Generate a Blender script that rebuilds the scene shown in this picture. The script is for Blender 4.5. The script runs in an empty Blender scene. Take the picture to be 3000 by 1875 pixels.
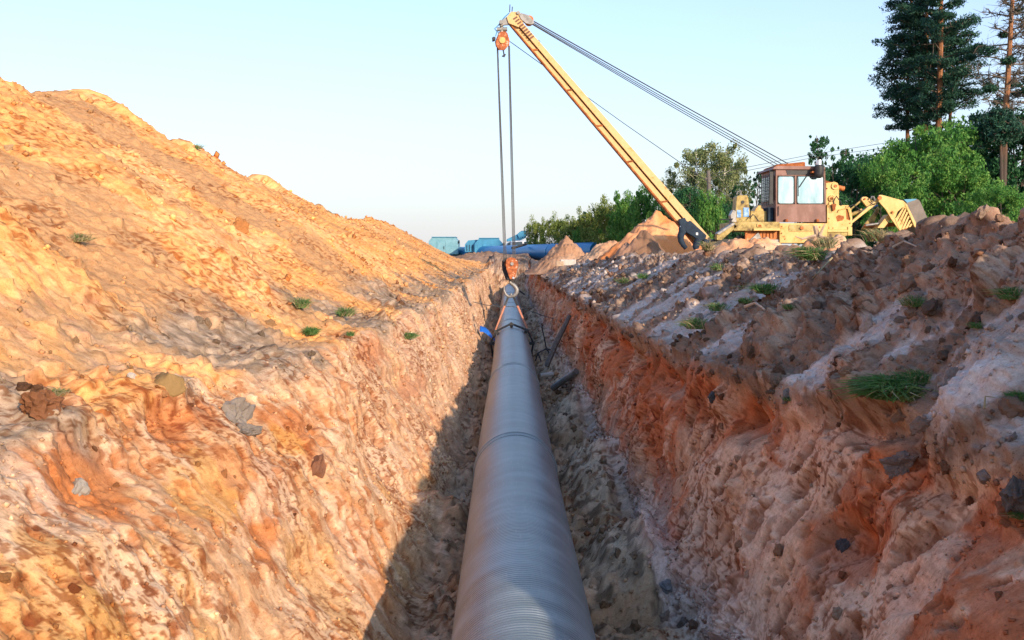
import bpy, math, random
import numpy as np
from mathutils import Vector, Matrix
random.seed(7); np.random.seed(7)
PI = math.pi
sc = bpy.context.scene
C = sc.collection

# ---------------------------------------------------------------- camera, world, sun, exposure
F = 3000*35/36.0
YAW = math.atan((1500-1491)/F); PITCH = math.atan((937.5-739)/F)
cd = bpy.data.cameras.new('camera'); cd.lens = 35; cd.sensor_width = 36; cd.clip_start = .05; cd.clip_end = 3000
cam = bpy.data.objects.new('camera', cd); C.objects.link(cam)
cam.rotation_euler = (PI/2-PITCH, 0, -YAW); sc.camera = cam
FW = Vector((math.sin(YAW)*math.cos(PITCH), math.cos(YAW)*math.cos(PITCH), -math.sin(PITCH)))
RT = Vector((math.cos(YAW), -math.sin(YAW), 0)); UP = RT.cross(FW)
def at(px, py, Y):
    """survey helper: photo measurement + known distance -> point in the place"""
    d = FW + RT*((px-1500)/F) + UP*((937.5-py)/F)
    return d*(Y/d.y)

SUN_EL, SUN_AZ = math.radians(18), math.radians(150)       # azimuth from +Y towards +X
w = bpy.data.worlds.new('World'); sc.world = w; w.use_nodes = True
nt = w.node_tree; nt.nodes.clear()
sky = nt.nodes.new('ShaderNodeTexSky'); sky.sky_type = 'NISHITA'; sky.sun_disc = False
sky.sun_elevation = SUN_EL; sky.sun_rotation = SUN_AZ
sky.altitude = 100; sky.air_density = 1.0; sky.dust_density = 1.2; sky.ozone_density = 1.6
bg = nt.nodes.new('ShaderNodeBackground'); bg.inputs[1].default_value = .15
out = nt.nodes.new('ShaderNodeOutputWorld')
# bright haze low in the sky, the same all round
tcw = nt.nodes.new('ShaderNodeTexCoord'); sxw = nt.nodes.new('ShaderNodeSeparateXYZ'); nt.links.new(tcw.outputs['Generated'], sxw.inputs[0])
ml = nt.nodes.new('ShaderNodeMath'); ml.operation = 'MULTIPLY'; ml.inputs[1].default_value = -4.6; nt.links.new(sxw.outputs['Z'], ml.inputs[0])
ex = nt.nodes.new('ShaderNodeMath'); ex.operation = 'EXPONENT'; ex.use_clamp = True; nt.links.new(ml.outputs[0], ex.inputs[0])
mxw = nt.nodes.new('ShaderNodeMix'); mxw.data_type = 'RGBA'; nt.links.new(ex.outputs[0], mxw.inputs[0])
tint = nt.nodes.new('ShaderNodeMix'); tint.data_type = 'RGBA'; tint.blend_type = 'MULTIPLY'; tint.inputs[0].default_value = 1; tint.inputs[7].default_value = (.64, .755, .9, 1)
nt.links.new(sky.outputs[0], tint.inputs[6]); nt.links.new(tint.outputs[2], mxw.inputs[6]); mxw.inputs[7].default_value = (2.2, 2.17, 2.2, 1)
nt.links.new(mxw.outputs[2], bg.inputs[0]); nt.links.new(bg.outputs[0], out.inputs[0])
sl = bpy.data.lights.new('sun', 'SUN'); sl.energy = 2.4; sl.angle = math.radians(.6); sl.color = (1, .78, .58)
so = bpy.data.objects.new('sun', sl); C.objects.link(so)
sd = Vector((math.sin(SUN_AZ)*math.cos(SUN_EL), math.cos(SUN_AZ)*math.cos(SUN_EL), math.sin(SUN_EL)))
so.rotation_euler = sd.to_track_quat('Z', 'Y').to_euler()
so.location = (10, -20, 20)
vs = sc.view_settings
vs.view_transform = 'Standard'; vs.look = 'None'; vs.gamma = 1; vs.use_curve_mapping = False; vs.exposure = 1.35

# ---------------------------------------------------------------- tags
def tag(o, label=None, cat=None, group=None, kind=None):
    if label: o['label'] = label
    if cat: o['category'] = cat
    if group: o['group'] = group
    if kind: o['kind'] = kind
    return o
def thing(name, label, cat, loc=(0, 0, 0), group=None, rz=0):
    o = bpy.data.objects.new(name, None); C.objects.link(o); o.location = loc; o.rotation_euler.z = rz
    o.empty_display_size = .2
    return tag(o, label, cat, group)

# ---------------------------------------------------------------- mesh builder
class MB:
    def __init__(s, origin=(0, 0, 0)): s.v = []; s.f = []; s.o = Vector(origin)
    def add(s, vs, fs):
        n = len(s.v); s.v += [tuple(Vector(v)-s.o) for v in vs]; s.f += [tuple(i+n for i in f) for f in fs]; return s
    def box(s, c, d, M=None):
        c = Vector(c); vs = []
        for z in (-.5, .5):
            for x, y in ((-.5, -.5), (.5, -.5), (.5, .5), (-.5, .5)):
                v = Vector((x*d[0], y*d[1], z*d[2]))
                if M: v = M @ v
                vs.append(c+v)
        return s.add(vs, [(3, 2, 1, 0), (4, 5, 6, 7), (0, 1, 5, 4), (1, 2, 6, 5), (2, 3, 7, 6), (3, 0, 4, 7)])
    def prism(s, poly, y0, y1):
        """poly: list of (x,z) going round, extruded from y0 to y1"""
        n = len(poly)
        vs = [(x, y0, z) for x, z in poly]+[(x, y1, z) for x, z in poly]
        a = sum(poly[i][0]*poly[(i+1) % n][1]-poly[(i+1) % n][0]*poly[i][1] for i in range(n))
        fr = tuple(range(n)); bk = tuple(range(2*n-1, n-1, -1))
        sd_ = [((i+1) % n, i, i+n, (i+1) % n+n) for i in range(n)]
        fs = [fr, bk]+sd_
        if a < 0: fs = [tuple(reversed(f)) for f in fs]
        return s.add(vs, fs)
    def tube(s, pts, r, seg=8, caps=True):
        pts = [Vector(p) for p in pts]; n = len(pts)
        rs = r if isinstance(r, (list, tuple)) else [r]*n
        base = []; prev = None
        for i, p in enumerate(pts):
            t = (pts[min(i+1, n-1)]-pts[max(i-1, 0)]).normalized()
            if prev is None:
                a = Vector((0, 0, 1)) if abs(t.z) < .9 else Vector((1, 0, 0))
                u = t.cross(a).normalized()
            else: u = (prev-t*prev.dot(t)).normalized()
            prev = u; v = t.cross(u)
            for k in range(seg):
                an = 2*PI*k/seg
                base.append(p+(u*math.cos(an)+v*math.sin(an))*rs[i])
        fs = []
        for i in range(n-1):
            for k in range(seg):
                k2 = (k+1) % seg
                fs.append((i*seg+k, i*seg+k2, (i+1)*seg+k2, (i+1)*seg+k))
        if caps: fs += [tuple(range(seg-1, -1, -1)), tuple((n-1)*seg+k for k in range(seg))]
        return s.add(base, fs)
    def disc(s, c, r, t, axis='y', seg=16):
        c = Vector(c); d = {'x': Vector((t/2, 0, 0)), 'y': Vector((0, t/2, 0)), 'z': Vector((0, 0, t/2))}[axis]
        return s.tube([c-d, c+d], r, seg)
    def build(s, name, mat, parent=None, smooth=False, bevel=0):
        me = bpy.data.meshes.new(name); me.from_pydata(s.v, [], s.f); me.update()
        o = bpy.data.objects.new(name, me); C.objects.link(o)
        if mat: me.materials.append(mat)
        if smooth:
            me.polygons.foreach_set('use_smooth', [True]*len(me.polygons))
            try: me.set_sharp_from_angle(angle=math.radians(40))
            except Exception: pass
        if bevel:
            b = o.modifiers.new('bevel', 'BEVEL'); b.width = bevel; b.segments = 2; b.limit_method = 'ANGLE'
        if parent is not None: o.parent = parent
        else: o.location = s.o
        return o
def np_mesh(name, V, Fq, mat, parent=None, col=None, smooth=True, loc=None):
    """V (n,3), Fq (m,k) arrays"""
    me = bpy.data.meshes.new(name); k = Fq.shape[1]
    me.vertices.add(len(V)); me.vertices.foreach_set('co', np.ascontiguousarray(V, dtype=np.float32).ravel())
    me.loops.add(Fq.size); me.loops.foreach_set('vertex_index', Fq.astype(np.int32).ravel())
    me.polygons.add(len(Fq)); me.polygons.foreach_set('loop_start', np.arange(0, Fq.size, k, dtype=np.int32))
    if smooth: me.polygons.foreach_set('use_smooth', np.ones(len(Fq), dtype=bool))
    me.update(calc_edges=True)
    if col is not None:
        a = me.attributes.new('soil', 'FLOAT_COLOR', 'POINT')
        c4 = np.ones((len(V), 4), dtype=np.float32); c4[:, :3] = col
        a.data.foreach_set('color', c4.ravel())
    me.materials.append(mat)
    o = bpy.data.objects.new(name, me); C.objects.link(o)
    if parent: o.parent = parent
    if loc is not None: o.location = loc
    return o

# ---------------------------------------------------------------- noise
def _h(ix, iy, seed):
    n = ix.astype(np.int32).astype(np.uint32)*np.uint32(374761393)+iy.astype(np.int32).astype(np.uint32)*np.uint32(668265263)+np.uint32((seed*1442695041) & 0xffffffff)
    n = (n ^ (n >> np.uint32(13)))*np.uint32(1274126177)
    n = (n ^ (n >> np.uint32(16)))*np.uint32(2246822519)
    return n ^ (n >> np.uint32(15))
def r01(ix, iy, seed): return _h(ix, iy, seed).astype(np.float32)*np.float32(1/4294967295.0)
_ang = np.linspace(0, 2*np.pi, 256, endpoint=False); _gx = np.cos(_ang).astype(np.float32); _gy = np.sin(_ang).astype(np.float32)
def perlin(x, y, seed=0):
    x, y = np.broadcast_arrays(np.asarray(x, dtype=np.float32), np.asarray(y, dtype=np.float32))
    xi = np.floor(x); yi = np.floor(y); xf = x-xi; yf = y-yi
    xi = xi.astype(np.int32); yi = yi.astype(np.int32)
    u = xf*xf*xf*(xf*(xf*6-15)+10); v = yf*yf*yf*(yf*(yf*6-15)+10)
    def g(a, b, dx, dy):
        k = _h(xi+a, yi+b, seed) & np.uint32(255)
        return _gx[k]*dx+_gy[k]*dy
    n0 = g(0, 0, xf, yf); n1 = g(1, 0, xf-1, yf); n2 = g(0, 1, xf, yf-1); n3 = g(1, 1, xf-1, yf-1)
    a = n0+(n1-n0)*u; b = n2+(n3-n2)*u
    return (a+(b-a)*v)*1.5
def fbm(x, y, o=4, seed=0, gain=.5):
    t = 0; a = 1
    for i in range(o):
        t = t+a*perlin(x*2**i+17.3*i, y*2**i-9.1*i, seed+i); a *= gain
    return t
def ridged(x, y, o=4, seed=0, gain=.5):
    t = 0; a = 1
    for i in range(o):
        t = t+a*(1-2*np.abs(perlin(x*2**i+7.3*i, y*2**i-3.1*i, seed+i))); a *= gain
    return t/2
def worley(x, y, seed=0):
    x = np.asarray(x, dtype=np.float32); y = np.asarray(y, dtype=np.float32)
    xi = np.floor(x).astype(np.int32); yi = np.floor(y).astype(np.int32)
    f1 = np.full(x.shape, 9., np.float32); f2 = f1.copy(); idr = np.zeros(x.shape, np.float32)
    for a in (-1, 0, 1):
        for b in (-1, 0, 1):
            cx = xi+a; cy = yi+b
            px = cx+.15+.7*r01(cx, cy, seed); py = cy+.15+.7*r01(cx, cy, seed+11)
            d = np.hypot(px-x, py-y); m = d < f1
            f2 = np.where(m, f1, np.minimum(f2, d)); idr = np.where(m, r01(cx, cy, seed+23), idr); f1 = np.where(m, d, f1)
    return f1, f2, idr
def clods(x, y, seed, dens=.6):
    """rounded lumps lying on the surface, 0..1 high"""
    f1, f2, q = worley(x, y, seed)
    r = .18+.34*q
    h = np.sqrt(np.clip(1-(f1/r)**2, 0, 1))*r*1.6
    return np.where(q < dens, 0, 1)*h
def sstep(a, b, x): t = np.clip((x-a)/(b-a), 0, 1); return t*t*(3-2*t)
def mixc(c, m, col): return c*(1-m[..., None])+np.array(col)*m[..., None]

# ---------------------------------------------------------------- materials
def mat(name, col=(.5, .5, .5), rough=.8, metal=0, spec=.5):
    m = bpy.data.materials.new(name); m.use_nodes = True
    b = m.node_tree.nodes['Principled BSDF']
    b.inputs['Base Color'].default_value = (*col, 1); b.inputs['Roughness'].default_value = rough
    b.inputs['Metallic'].default_value = metal; b.inputs['Specular IOR Level'].default_value = spec
    return m
def N(m, t, **kw):
    n = m.node_tree.nodes.new(t)
    for k, v in kw.items():
        if k in n.inputs.keys(): n.inputs[k].default_value = v
        else: setattr(n, k, v)
    return n
def L(m, a, b): m.node_tree.links.new(a, b)
def P(m): return m.node_tree.nodes['Principled BSDF']
def noise_tex(m, scale, detail=6, rough=.6, stretch=None, coord='Object'):
    tc = N(m, 'ShaderNodeTexCoord'); src = tc.outputs[coord]
    if stretch:
        mp = N(m, 'ShaderNodeMapping'); mp.inputs['Scale'].default_value = stretch; L(m, src, mp.inputs[0]); src = mp.outputs[0]
    n = N(m, 'ShaderNodeTexNoise'); n.inputs['Scale'].default_value = scale; n.inputs['Detail'].default_value = detail
    n.inputs['Roughness'].default_value = rough; L(m, src, n.inputs['Vector'])
    return n
def ramp(m, src, stops):
    r = N(m, 'ShaderNodeValToRGB'); e = r.color_ramp.elements
    while len(e) < len(stops): e.new(.5)
    for i, (p, c) in enumerate(stops):
        e[i].position = p; e[i].color = (*c, 1) if len(c) == 3 else c
    L(m, src, r.inputs[0]); return r
def painted(name, stops, scale=6, rough=.6, metal=0, bump=.2, stretch=None, detail=8, spec=.4):
    m = mat(name, (0, 0, 0), rough, metal, spec)
    n = noise_tex(m, scale, detail, .65, stretch)
    r = ramp(m, n.outputs[0], stops); L(m, r.outputs[0], P(m).inputs['Base Color'])
    b = N(m, 'ShaderNodeBump'); b.inputs['Strength'].default_value = bump; b.inputs['Distance'].default_value = .01
    L(m, n.outputs[0], b.inputs['Height']); L(m, b.outputs[0], P(m).inputs['Normal'])
    return m
def soil_material(name, src='attr'):
    m = mat(name, (0, 0, 0), .95, 0, .15)
    if src == 'attr':
        a = N(m, 'ShaderNodeAttribute'); a.attribute_name = 'soil'; base = a.outputs['Color']
    else:
        a = N(m, 'ShaderNodeObjectInfo'); base = a.outputs['Color']
    n1 = noise_tex(m, 34, 7, .7); n2 = noise_tex(m, 90, 5, .7)
    r1 = ramp(m, n1.outputs[0], [(.3, (.82, .79, .77)), (.45, (1, 1, 1)), (.72, (1.15, 1.15, 1.16))])
    r2 = ramp(m, n2.outputs[0], [(.32, (.66, .6, .57)), (.42, (1, 1, 1)), (.7, (1.2, 1.2, 1.2))])
    mx = N(m, 'ShaderNodeMix', data_type='RGBA', blend_type='MULTIPLY'); mx.inputs[0].default_value = 1
    L(m, base, mx.inputs[6]); L(m, r1.outputs[0], mx.inputs[7])
    my = N(m, 'ShaderNodeMix', data_type='RGBA', blend_type='MULTIPLY'); my.inputs[0].default_value = .8
    L(m, mx.outputs[2], my.inputs[6]); L(m, r2.outputs[0], my.inputs[7])
    L(m, my.outputs[2], P(m).inputs['Base Color'])
    n3 = noise_tex(m, 15, 9, .75, (1, 3.4, 1)); n5 = noise_tex(m, 60, 6, .75); n6 = noise_tex(m, 30, 6, .7, (1, 2.0, 1)); n7 = noise_tex(m, 2.2, 4, .6)
    r3 = ramp(m, n3.outputs[0], [(.35, (.55, .42, .36)), (.41, (.95, .93, .92)), (.55, (1, 1, 1)), (.66, (1.22, 1.22, 1.24))])
    mz = N(m, 'ShaderNodeMix', data_type='RGBA', blend_type='MULTIPLY'); mz.inputs[0].default_value = .85
    L(m, my.outputs[2], mz.inputs[6]); L(m, r3.outputs[0], mz.inputs[7]); 
    r6 = ramp(m, n6.outputs[0], [(.355, (.36, .24, .18)), (.375, (.97, .96, .95)), (.62, (1, 1, 1)), (.65, (1.22, 1.27, 1.3))])
    fk = N(m, 'ShaderNodeMix', data_type='RGBA', blend_type='MULTIPLY'); L(m, ramp(m, n7.outputs[0], [(.35, (.25, .25, .25)), (.6, (1, 1, 1))]).outputs[0], fk.inputs[0])
    L(m, mz.outputs[2], fk.inputs[6]); L(m, r6.outputs[0], fk.inputs[7]); L(m, fk.outputs[2], P(m).inputs['Base Color'])
    b0 = N(m, 'ShaderNodeBump'); b0.inputs['Strength'].default_value = .25; b0.inputs['Distance'].default_value = .012; L(m, n3.outputs[0], b0.inputs['Height'])
    b1 = N(m, 'ShaderNodeBump'); b1.inputs['Strength'].default_value = .3; b1.inputs['Distance'].default_value = .01
    L(m, n1.outputs[0], b1.inputs['Height']); L(m, b0.outputs[0], b1.inputs['Normal'])
    b2 = N(m, 'ShaderNodeBump'); b2.inputs['Strength'].default_value = .4; b2.inputs['Distance'].default_value = .006
    L(m, n5.outputs[0], b2.inputs['Height']); L(m, b1.outputs[0], b2.inputs['Normal'])
    L(m, b2.outputs[0], P(m).inputs['Normal'])
    return m
M = {}
M['soil'] = soil_material('soil'); M['clod'] = soil_material('clod_soil', 'obj')
Y1 = (.56, .35, .105); RU = (.26, .075, .02)
M['yellow'] = painted('worn_yellow_paint', [(.30, (.22, .07, .02)), (.37, (.5, .28, .06)), (.43, Y1), (.62, (.64, .43, .15)), (.72, (.48, .34, .16))], 5, .5)
M['yellow_dirty'] = painted('dirty_yellow_paint', [(.36, (.09, .045, .02)), (.45, (.26, .18, .05)), (.55, (.42, .31, .1)), (.7, (.45, .36, .18))], 4, .6)
M['boom_paint'] = painted('boom_yellow_paint', [(.31, (.28, .08, .02)), (.36, (.55, .3, .08)), (.42, (.58, .36, .14)), (.7, (.64, .42, .2))], 7, .5)
M['rust'] = painted('rust', [(.3, (.09, .025, .01)), (.5, (.3, .09, .025)), (.7, (.5, .18, .05))], 7, .9, bump=.4)
M['orange_rust'] = painted('orange_primer', [(.32, (.14, .035, .012)), (.45, (.42, .13, .035)), (.6, (.52, .19, .05)), (.68, (.65, .5, .34))], 9, .7)
M['chipped'] = painted('chipped_rust_paint', [(.3, (.12, .03, .012)), (.5, (.36, .10, .03)), (.6, (.45, .15, .05)), (.645, (.7, .58, .48))], 11, .75, bump=.4)
M['brown_paint'] = painted('brown_cab_paint', [(.3, (.12, .06, .045)), (.5, (.2, .095, .07)), (.72, (.3, .17, .14))], 3, .55, stretch=(1, 1, .5))
M['stripe'] = painted('brown_stripe_paint', [(.3, (.12, .05, .03)), (.7, (.2, .09, .05))], 8, .6)
M['dark'] = painted('black_steel', [(.3, (.012, .013, .015)), (.7, (.04, .04, .042))], 8, .55)
M['navy'] = painted('navy_cloth', [(.3, (.008, .016, .03)), (.7, (.02, .04, .065))], 6, .85)
M['steel'] = painted('grey_steel', [(.3, (.14, .13, .12)), (.6, (.3, .29, .27)), (.75, (.35, .25, .17))], 6, .5, .4)
M['greybrown'] = painted('grey_brown_steel', [(.3, (.12, .1, .085)), (.6, (.2, .165, .14)), (.75, (.28, .2, .15))], 3, .7)
M['bright_steel'] = mat('bright_steel', (.7, .7, .72), .3, .9)
M['rope'] = painted('wire_rope', [(.3, (.05, .055, .06)), (.7, (.11, .105, .1))], 40, .5, .5)
M['copper_rope'] = painted('oiled_sling_rope', [(.3, (.3, .1, .05)), (.7, (.6, .27, .17))], 30, .6)
M['blue_plate'] = painted('blue_plate', [(.4, (.06, .22, .5)), (.7, (.4, .55, .68))], 12, .5)
M['blue'] = painted('blue_paint', [(.3, (.03, .17, .3)), (.7, (.05, .26, .42))], 2, .45)
M['teal'] = painted('pale_blue_paint', [(.3, (.1, .26, .33)), (.7, (.2, .38, .44))], 2, .6)
M['bluepipe'] = painted('blue_pipe_coating', [(.3, (.015, .15, .36)), (.7, (.03, .22, .45))], 1.2, .35)
M['white'] = mat('white_paint', (.75, .76, .76), .5)
M['concrete'] = painted('concrete', [(.3, (.4, .36, .32)), (.7, (.6, .55, .48))], 6, .9)
M['wood'] = painted('weathered_wood', [(.3, (.06, .05, .045)), (.7, (.2, .18, .16))], 6, .85, stretch=(8, 8, 1))
M['palewood'] = painted('pale_wood', [(.3, (.3, .2, .12)), (.7, (.55, .42, .3))], 6, .85)
M['bark'] = painted('grey_bark', [(.3, (.05, .04, .03)), (.7, (.17, .13, .1))], 5, .9, stretch=(1, 1, .3))
M['pine_bark'] = painted('orange_pine_bark', [(.3, (.13, .05, .025)), (.5, (.27, .12, .055)), (.7, (.42, .2, .09))], 4, .9, stretch=(1, 1, .4))
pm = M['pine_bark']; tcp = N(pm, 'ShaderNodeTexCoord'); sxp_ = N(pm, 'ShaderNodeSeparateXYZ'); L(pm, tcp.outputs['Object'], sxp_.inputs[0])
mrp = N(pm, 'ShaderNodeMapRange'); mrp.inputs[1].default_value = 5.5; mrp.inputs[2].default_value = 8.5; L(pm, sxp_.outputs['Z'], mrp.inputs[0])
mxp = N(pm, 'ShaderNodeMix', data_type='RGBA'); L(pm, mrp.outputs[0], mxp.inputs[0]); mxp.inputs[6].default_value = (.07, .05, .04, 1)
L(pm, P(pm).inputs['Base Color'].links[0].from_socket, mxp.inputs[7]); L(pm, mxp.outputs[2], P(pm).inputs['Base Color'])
M['birch_bark'] = painted('birch_bark', [(.35, (.05, .05, .045)), (.45, (.5, .48, .43)), (.7, (.62, .6, .55))], 4, .8, stretch=(.4, .4, 2))
def leafmat(name, c1, c2, c3, trans=.35):
    m = mat(name, c1, .6, 0, .25); t = m.node_tree
    n = noise_tex(m, 1.3, 8, .75); r = ramp(m, n.outputs[0], [(.36, c1), (.5, c2), (.62, c3)])
    L(m, r.outputs[0], P(m).inputs['Base Color'])
    tr = N(m, 'ShaderNodeBsdfTranslucent'); L(m, r.outputs[0], tr.inputs[0])
    mx = N(m, 'ShaderNodeMixShader'); mx.inputs[0].default_value = trans
    o = t.nodes['Material Output']
    L(m, P(m).outputs[0], mx.inputs[1]); L(m, tr.outputs[0], mx.inputs[2]); L(m, mx.outputs[0], o.inputs[0])
    return m
M['pine'] = leafmat('pine_needles', (.012, .045, .03), (.02, .07, .045), (.035, .1, .05), .1)
M['leaf'] = leafmat('bright_leaves', (.035, .13, .03), (.09, .25, .045), (.24, .38, .08))
M['leafdark'] = leafmat('dark_leaves', (.015, .07, .03), (.03, .11, .04), (.05, .16, .05), .25)
M['birchleaf'] = leafmat('birch_leaves', (.10, .16, .06), (.2, .25, .1), (.36, .36, .17))
M['olive'] = leafmat('olive_leaves', (.09, .15, .03), (.17, .23, .05), (.3, .32, .08))
M['grass'] = leafmat('grass_blades', (.05, .13, .035), (.10, .23, .06), (.2, .3, .1))
M['straw'] = leafmat('dry_grass', (.3, .22, .1), (.42, .34, .18), (.5, .42, .25))
# cab glass: reflective pane you cannot see much through
g = mat('cab_glass', (.36, .52, .62), .05, 0, 1); P(g).inputs['Metallic'].default_value = .8; M['glass'] = g
ng = noise_tex(g, 1.6, 4, .6, (1, 1, .35)); rg_ = ramp(g, ng.outputs[0], [(.35, (.2, .34, .44)), (.5, (.36, .5, .6)), (.66, (.62, .7, .74))]); L(g, rg_.outputs[0], P(g).inputs['Base Color'])  # streaky noise paints varied reflections into the pane colour
g = mat('dark_glass', (.03, .06, .09), .08, 0, 1); M['darkglass'] = g

# ---------------------------------------------------------------- trench and spoil banks: one survey of cross sections
TS = [-16, 2, 4, 5, 7, 8, 10, 12, 14, 17.6, 20, 22, 26, 30, 36, 42, 48, 54, 60, 66, 72, 78, 84, 92]
def tab(y, ys, vs): return np.interp(y, ys, vs)
def section(y):
    fx = tab(y, [-16, 8, 15, 40, 74, 78], [-.8, -.8, -.70, -.78, -1.0, -1.3])
    lx = tab(y, [-16, 4, 7, 10, 14, 20, 40, 70], [-2.9, -2.8, -2.6, -2.1, -1.75, -1.5, -1.35, -1.4])
    lz = tab(y, [4, 10, 40, 70], [-.9, -1.0, -1.0, -1.1])
    cx = tab(y, [0, 17.6, 22, 26, 36, 48, 60, 72, 80, 92], [-9.4, -9.0, -8.9, -8.9, -8.7, -8.2, -7.4, -6.2, -4.5, -4])
    cz = tab(y, [0, 17.6, 22, 26, 36, 42, 48, 56, 60, 66, 72, 79, 92], [3.75, 3.3, 2.95, 2.85, 2.3, 2.15, 2.05, 2.3, 2.25, 1.75, .95, -.5, -.9])
    rf = tab(y, [-16, 8, 20, 70, 78], [1.3, 1.35, 1.3, 1.25, 1.5])
    rx = tab(y, [-16, 4, 6, 8, 12, 18, 30, 50, 80], [2.9, 2.7, 2.45, 2.1, 1.8, 1.75, 1.7, 1.6, 1.6])
    rz = tab(y, [4, 8, 12, 50, 80], [-.9, -1.0, -1.1, -1.2, -1.1])
    kx = tab(y, [0, 8, 24, 36, 50, 60, 80], [3.7, 3.6, 3.65, 3.6, 3.3, 3.0, 2.6])
    kz = tab(y, [-1, 1.5, 6.8, 8.7, 10.4, 14.8, 24, 36, 50, 60, 80], [-.6, .25, .30, .12, .0, -.03, -.12, -.28, -.5, -.65, -.9])  # unseen crest behind the camera shaped low to let sun onto the left wall
    # the trench ends in a bank of earth
    fz = -3.22+3.0*sstep(66, 77, y)
    lz = np.maximum(lz, fz-.2) if True else lz
    rz = np.maximum(rz, fz-.3)
    base = -1.3
    X = np.stack([cx-6.5, cx, lx, fx, rf, rx, kx, kx+2.6], -1)
    Z = np.stack([base+0*y, cz, lz, fz, fz, rz, kz, base+0*y], -1)
    return X, Z
SEG = [16, 250, 260, 90, 210, 250, 24]
rows = np.concatenate([np.linspace(-14, 3.4, 70, endpoint=False), 3.4*np.exp(np.linspace(0, math.log(92/3.4), 960))])
CX, CZ = section(rows)
cols_x = []; cols_z = []; zone = []; tt = []
for k, n in enumerate(SEG):
    t = np.linspace(0, 1, n, endpoint=False)
    if k == len(SEG)-1: t = np.linspace(0, 1, n)
    cols_x.append(CX[:, k:k+1]*(1-t)+CX[:, k+1:k+2]*t); zz = CZ[:, k:k+1]*(1-t)+CZ[:, k+1:k+2]*t
    if k == 1: zz = zz-.12*np.sin(np.pi*t)*np.clip((CZ[:, 1:2]+1)/4, 0, 1)       # heap slope a little hollow
    cols_z.append(zz); zone += [k]*len(t); tt += list(t)
GX = np.concatenate(cols_x, 1); GZ = np.concatenate(cols_z, 1); zone = np.array(zone); tt = np.array(tt)
def smooth(A, k):
    ker = np.hanning(k+2)[1:-1]; ker /= ker.sum(); p = k//2
    B = np.pad(A, ((0, 0), (p, p)), mode='edge'); o_ = np.zeros_like(A)
    for i in range(k): o_ += ker[i]*B[:, i:i+A.shape[1]]
    return o_
GX0, GZ0 = smooth(GX, 17), smooth(GZ, 17); GX1, GZ1 = smooth(GX, 131), smooth(GZ, 131)
Uu = (zone+tt)[None]; wl_ = np.exp(-((Uu-2)/.35)**4)*.7+np.exp(-((Uu-5)/.4)**4)
GX = GX0*(1-wl_)+GX1*wl_; GZ = GZ0*(1-wl_)+GZ1*wl_
GY = np.repeat(rows[:, None], GX.shape[1], 1)
S = np.concatenate([np.zeros((len(rows), 1)), np.cumsum(np.hypot(np.diff(GX, axis=1), np.diff(GZ, axis=1)), 1)], 1)
ci = np.cumsum([0]+SEG)
S -= S[:, ci[3]:ci[3]+1]
zone2 = np.repeat(zone[None], len(rows), 0); T2 = np.repeat(tt[None], len(rows), 0)
# soft zone weights along the section
def band(a0, a1, b0, b1, u): return sstep(a0, a1, u)*(1-sstep(b0, b1, u))
U = zone2+T2                                   # 0..7 running coordinate
def normals(X, Y, Z):
    ax = np.gradient(X, axis=1); az = np.gradient(Z, axis=1); ay = np.gradient(Y, axis=1)
    bx = np.gradient(X, axis=0); by = np.gradient(Y, axis=0); bz = np.gradient(Z, axis=0)
    nx = ay*bz-az*by; ny = az*bx-ax*bz; nz = ax*by-ay*bx
    l = np.sqrt(nx*nx+ny*ny+nz*nz)+1e-9
    s = np.sign(nz.mean())
    return s*nx/l, s*ny/l, s*nz/l
NX, NY, NZ = normals(GX, GY, GZ)
s, y = S.astype(np.float32), GY.astype(np.float32)
D = np.zeros_like(GX)
wx = s+.12*fbm(s*.8, y*.8, 3, 90)+.05*fbm(s*4, y*4, 2, 96); wy = y+.12*fbm(s*.8, y*.8, 3, 95)+.05*fbm(s*4, y*4, 2, 97)
heap = band(.75, 1.0, 1.93, 2.05, U); lwall = band(1.9, 2.06, 2.93, 3.05, U); floor = band(2.95, 3.08, 3.92, 4.05, U)
rwall = band(3.93, 4.06, 4.9, 5.03, U); rslope = band(4.93, 5.05, 6.3, 6.8, U); lback = 1-sstep(.7, .95, U)
# folds of the dumped heap: ridges and gullies run straight down the slope
fold = np.zeros_like(D)
for yc, wd, amp in ((4.5, 2.2, .3), (8.6, 2.4, .4), (13.2, 2.6, .5), (20.6, 3.4, .6), (27.2, 3.2, .45), (34.5, 3.6, .5), (43, 4.6, .3)):
    q = (wy-yc+.12*(s+5)+.25*fbm(s*.5, y*.3+yc, 2, 44))/wd
    fold += amp*np.where(q < 0, np.exp(-(q/1.25)**2*2), np.exp(-(q/(.36 if yc < 30 else .85))**2*2))
D += heap*fold*(1.1-.3*sstep(38, 46, y))*(1-.8*sstep(1.62, 1.96, U))-heap*.35
crestw = np.exp(-((U-1.0)/.05)**2)
D += crestw*(.16*fbm(y*.9, s*.9, 3, 5)+.1*ridged(y*2.1, s*2, 3, 6))
hump = np.zeros_like(D)
for yh, hh, ln in ((16.4, .22, 1.6), (20.9, .42, 2.6), (26.3, .40, 3.0), (34.5, .34, 4), (43, .16, 5), (54, .12, 8)):
    q = y-yh+.3*fbm(s*1.2, y*.8, 2, 77); hump = np.maximum(hump, hh*sstep(-.25, .25, q)*np.exp(-np.clip(q, 0, None)/ln))
D += np.exp(-((U-1.0)/.13)**2)*(hump-.15)
D += heap*(.03*fbm(wx*.9, wy*1.6, 4, 11)+.014*fbm(wx*1.2, wy*8, 4, 12, .6)+.008*fbm(s*7, y*11, 4, 13, .65))
D += heap*(.08*clods(s*4, y*4, 21, .94)+.05*clods(s*9, y*9, 22, .86)+.028*clods(s*17, y*17, 23, .78)-.035*clods(s*7, y*11, 24, .88))
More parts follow.
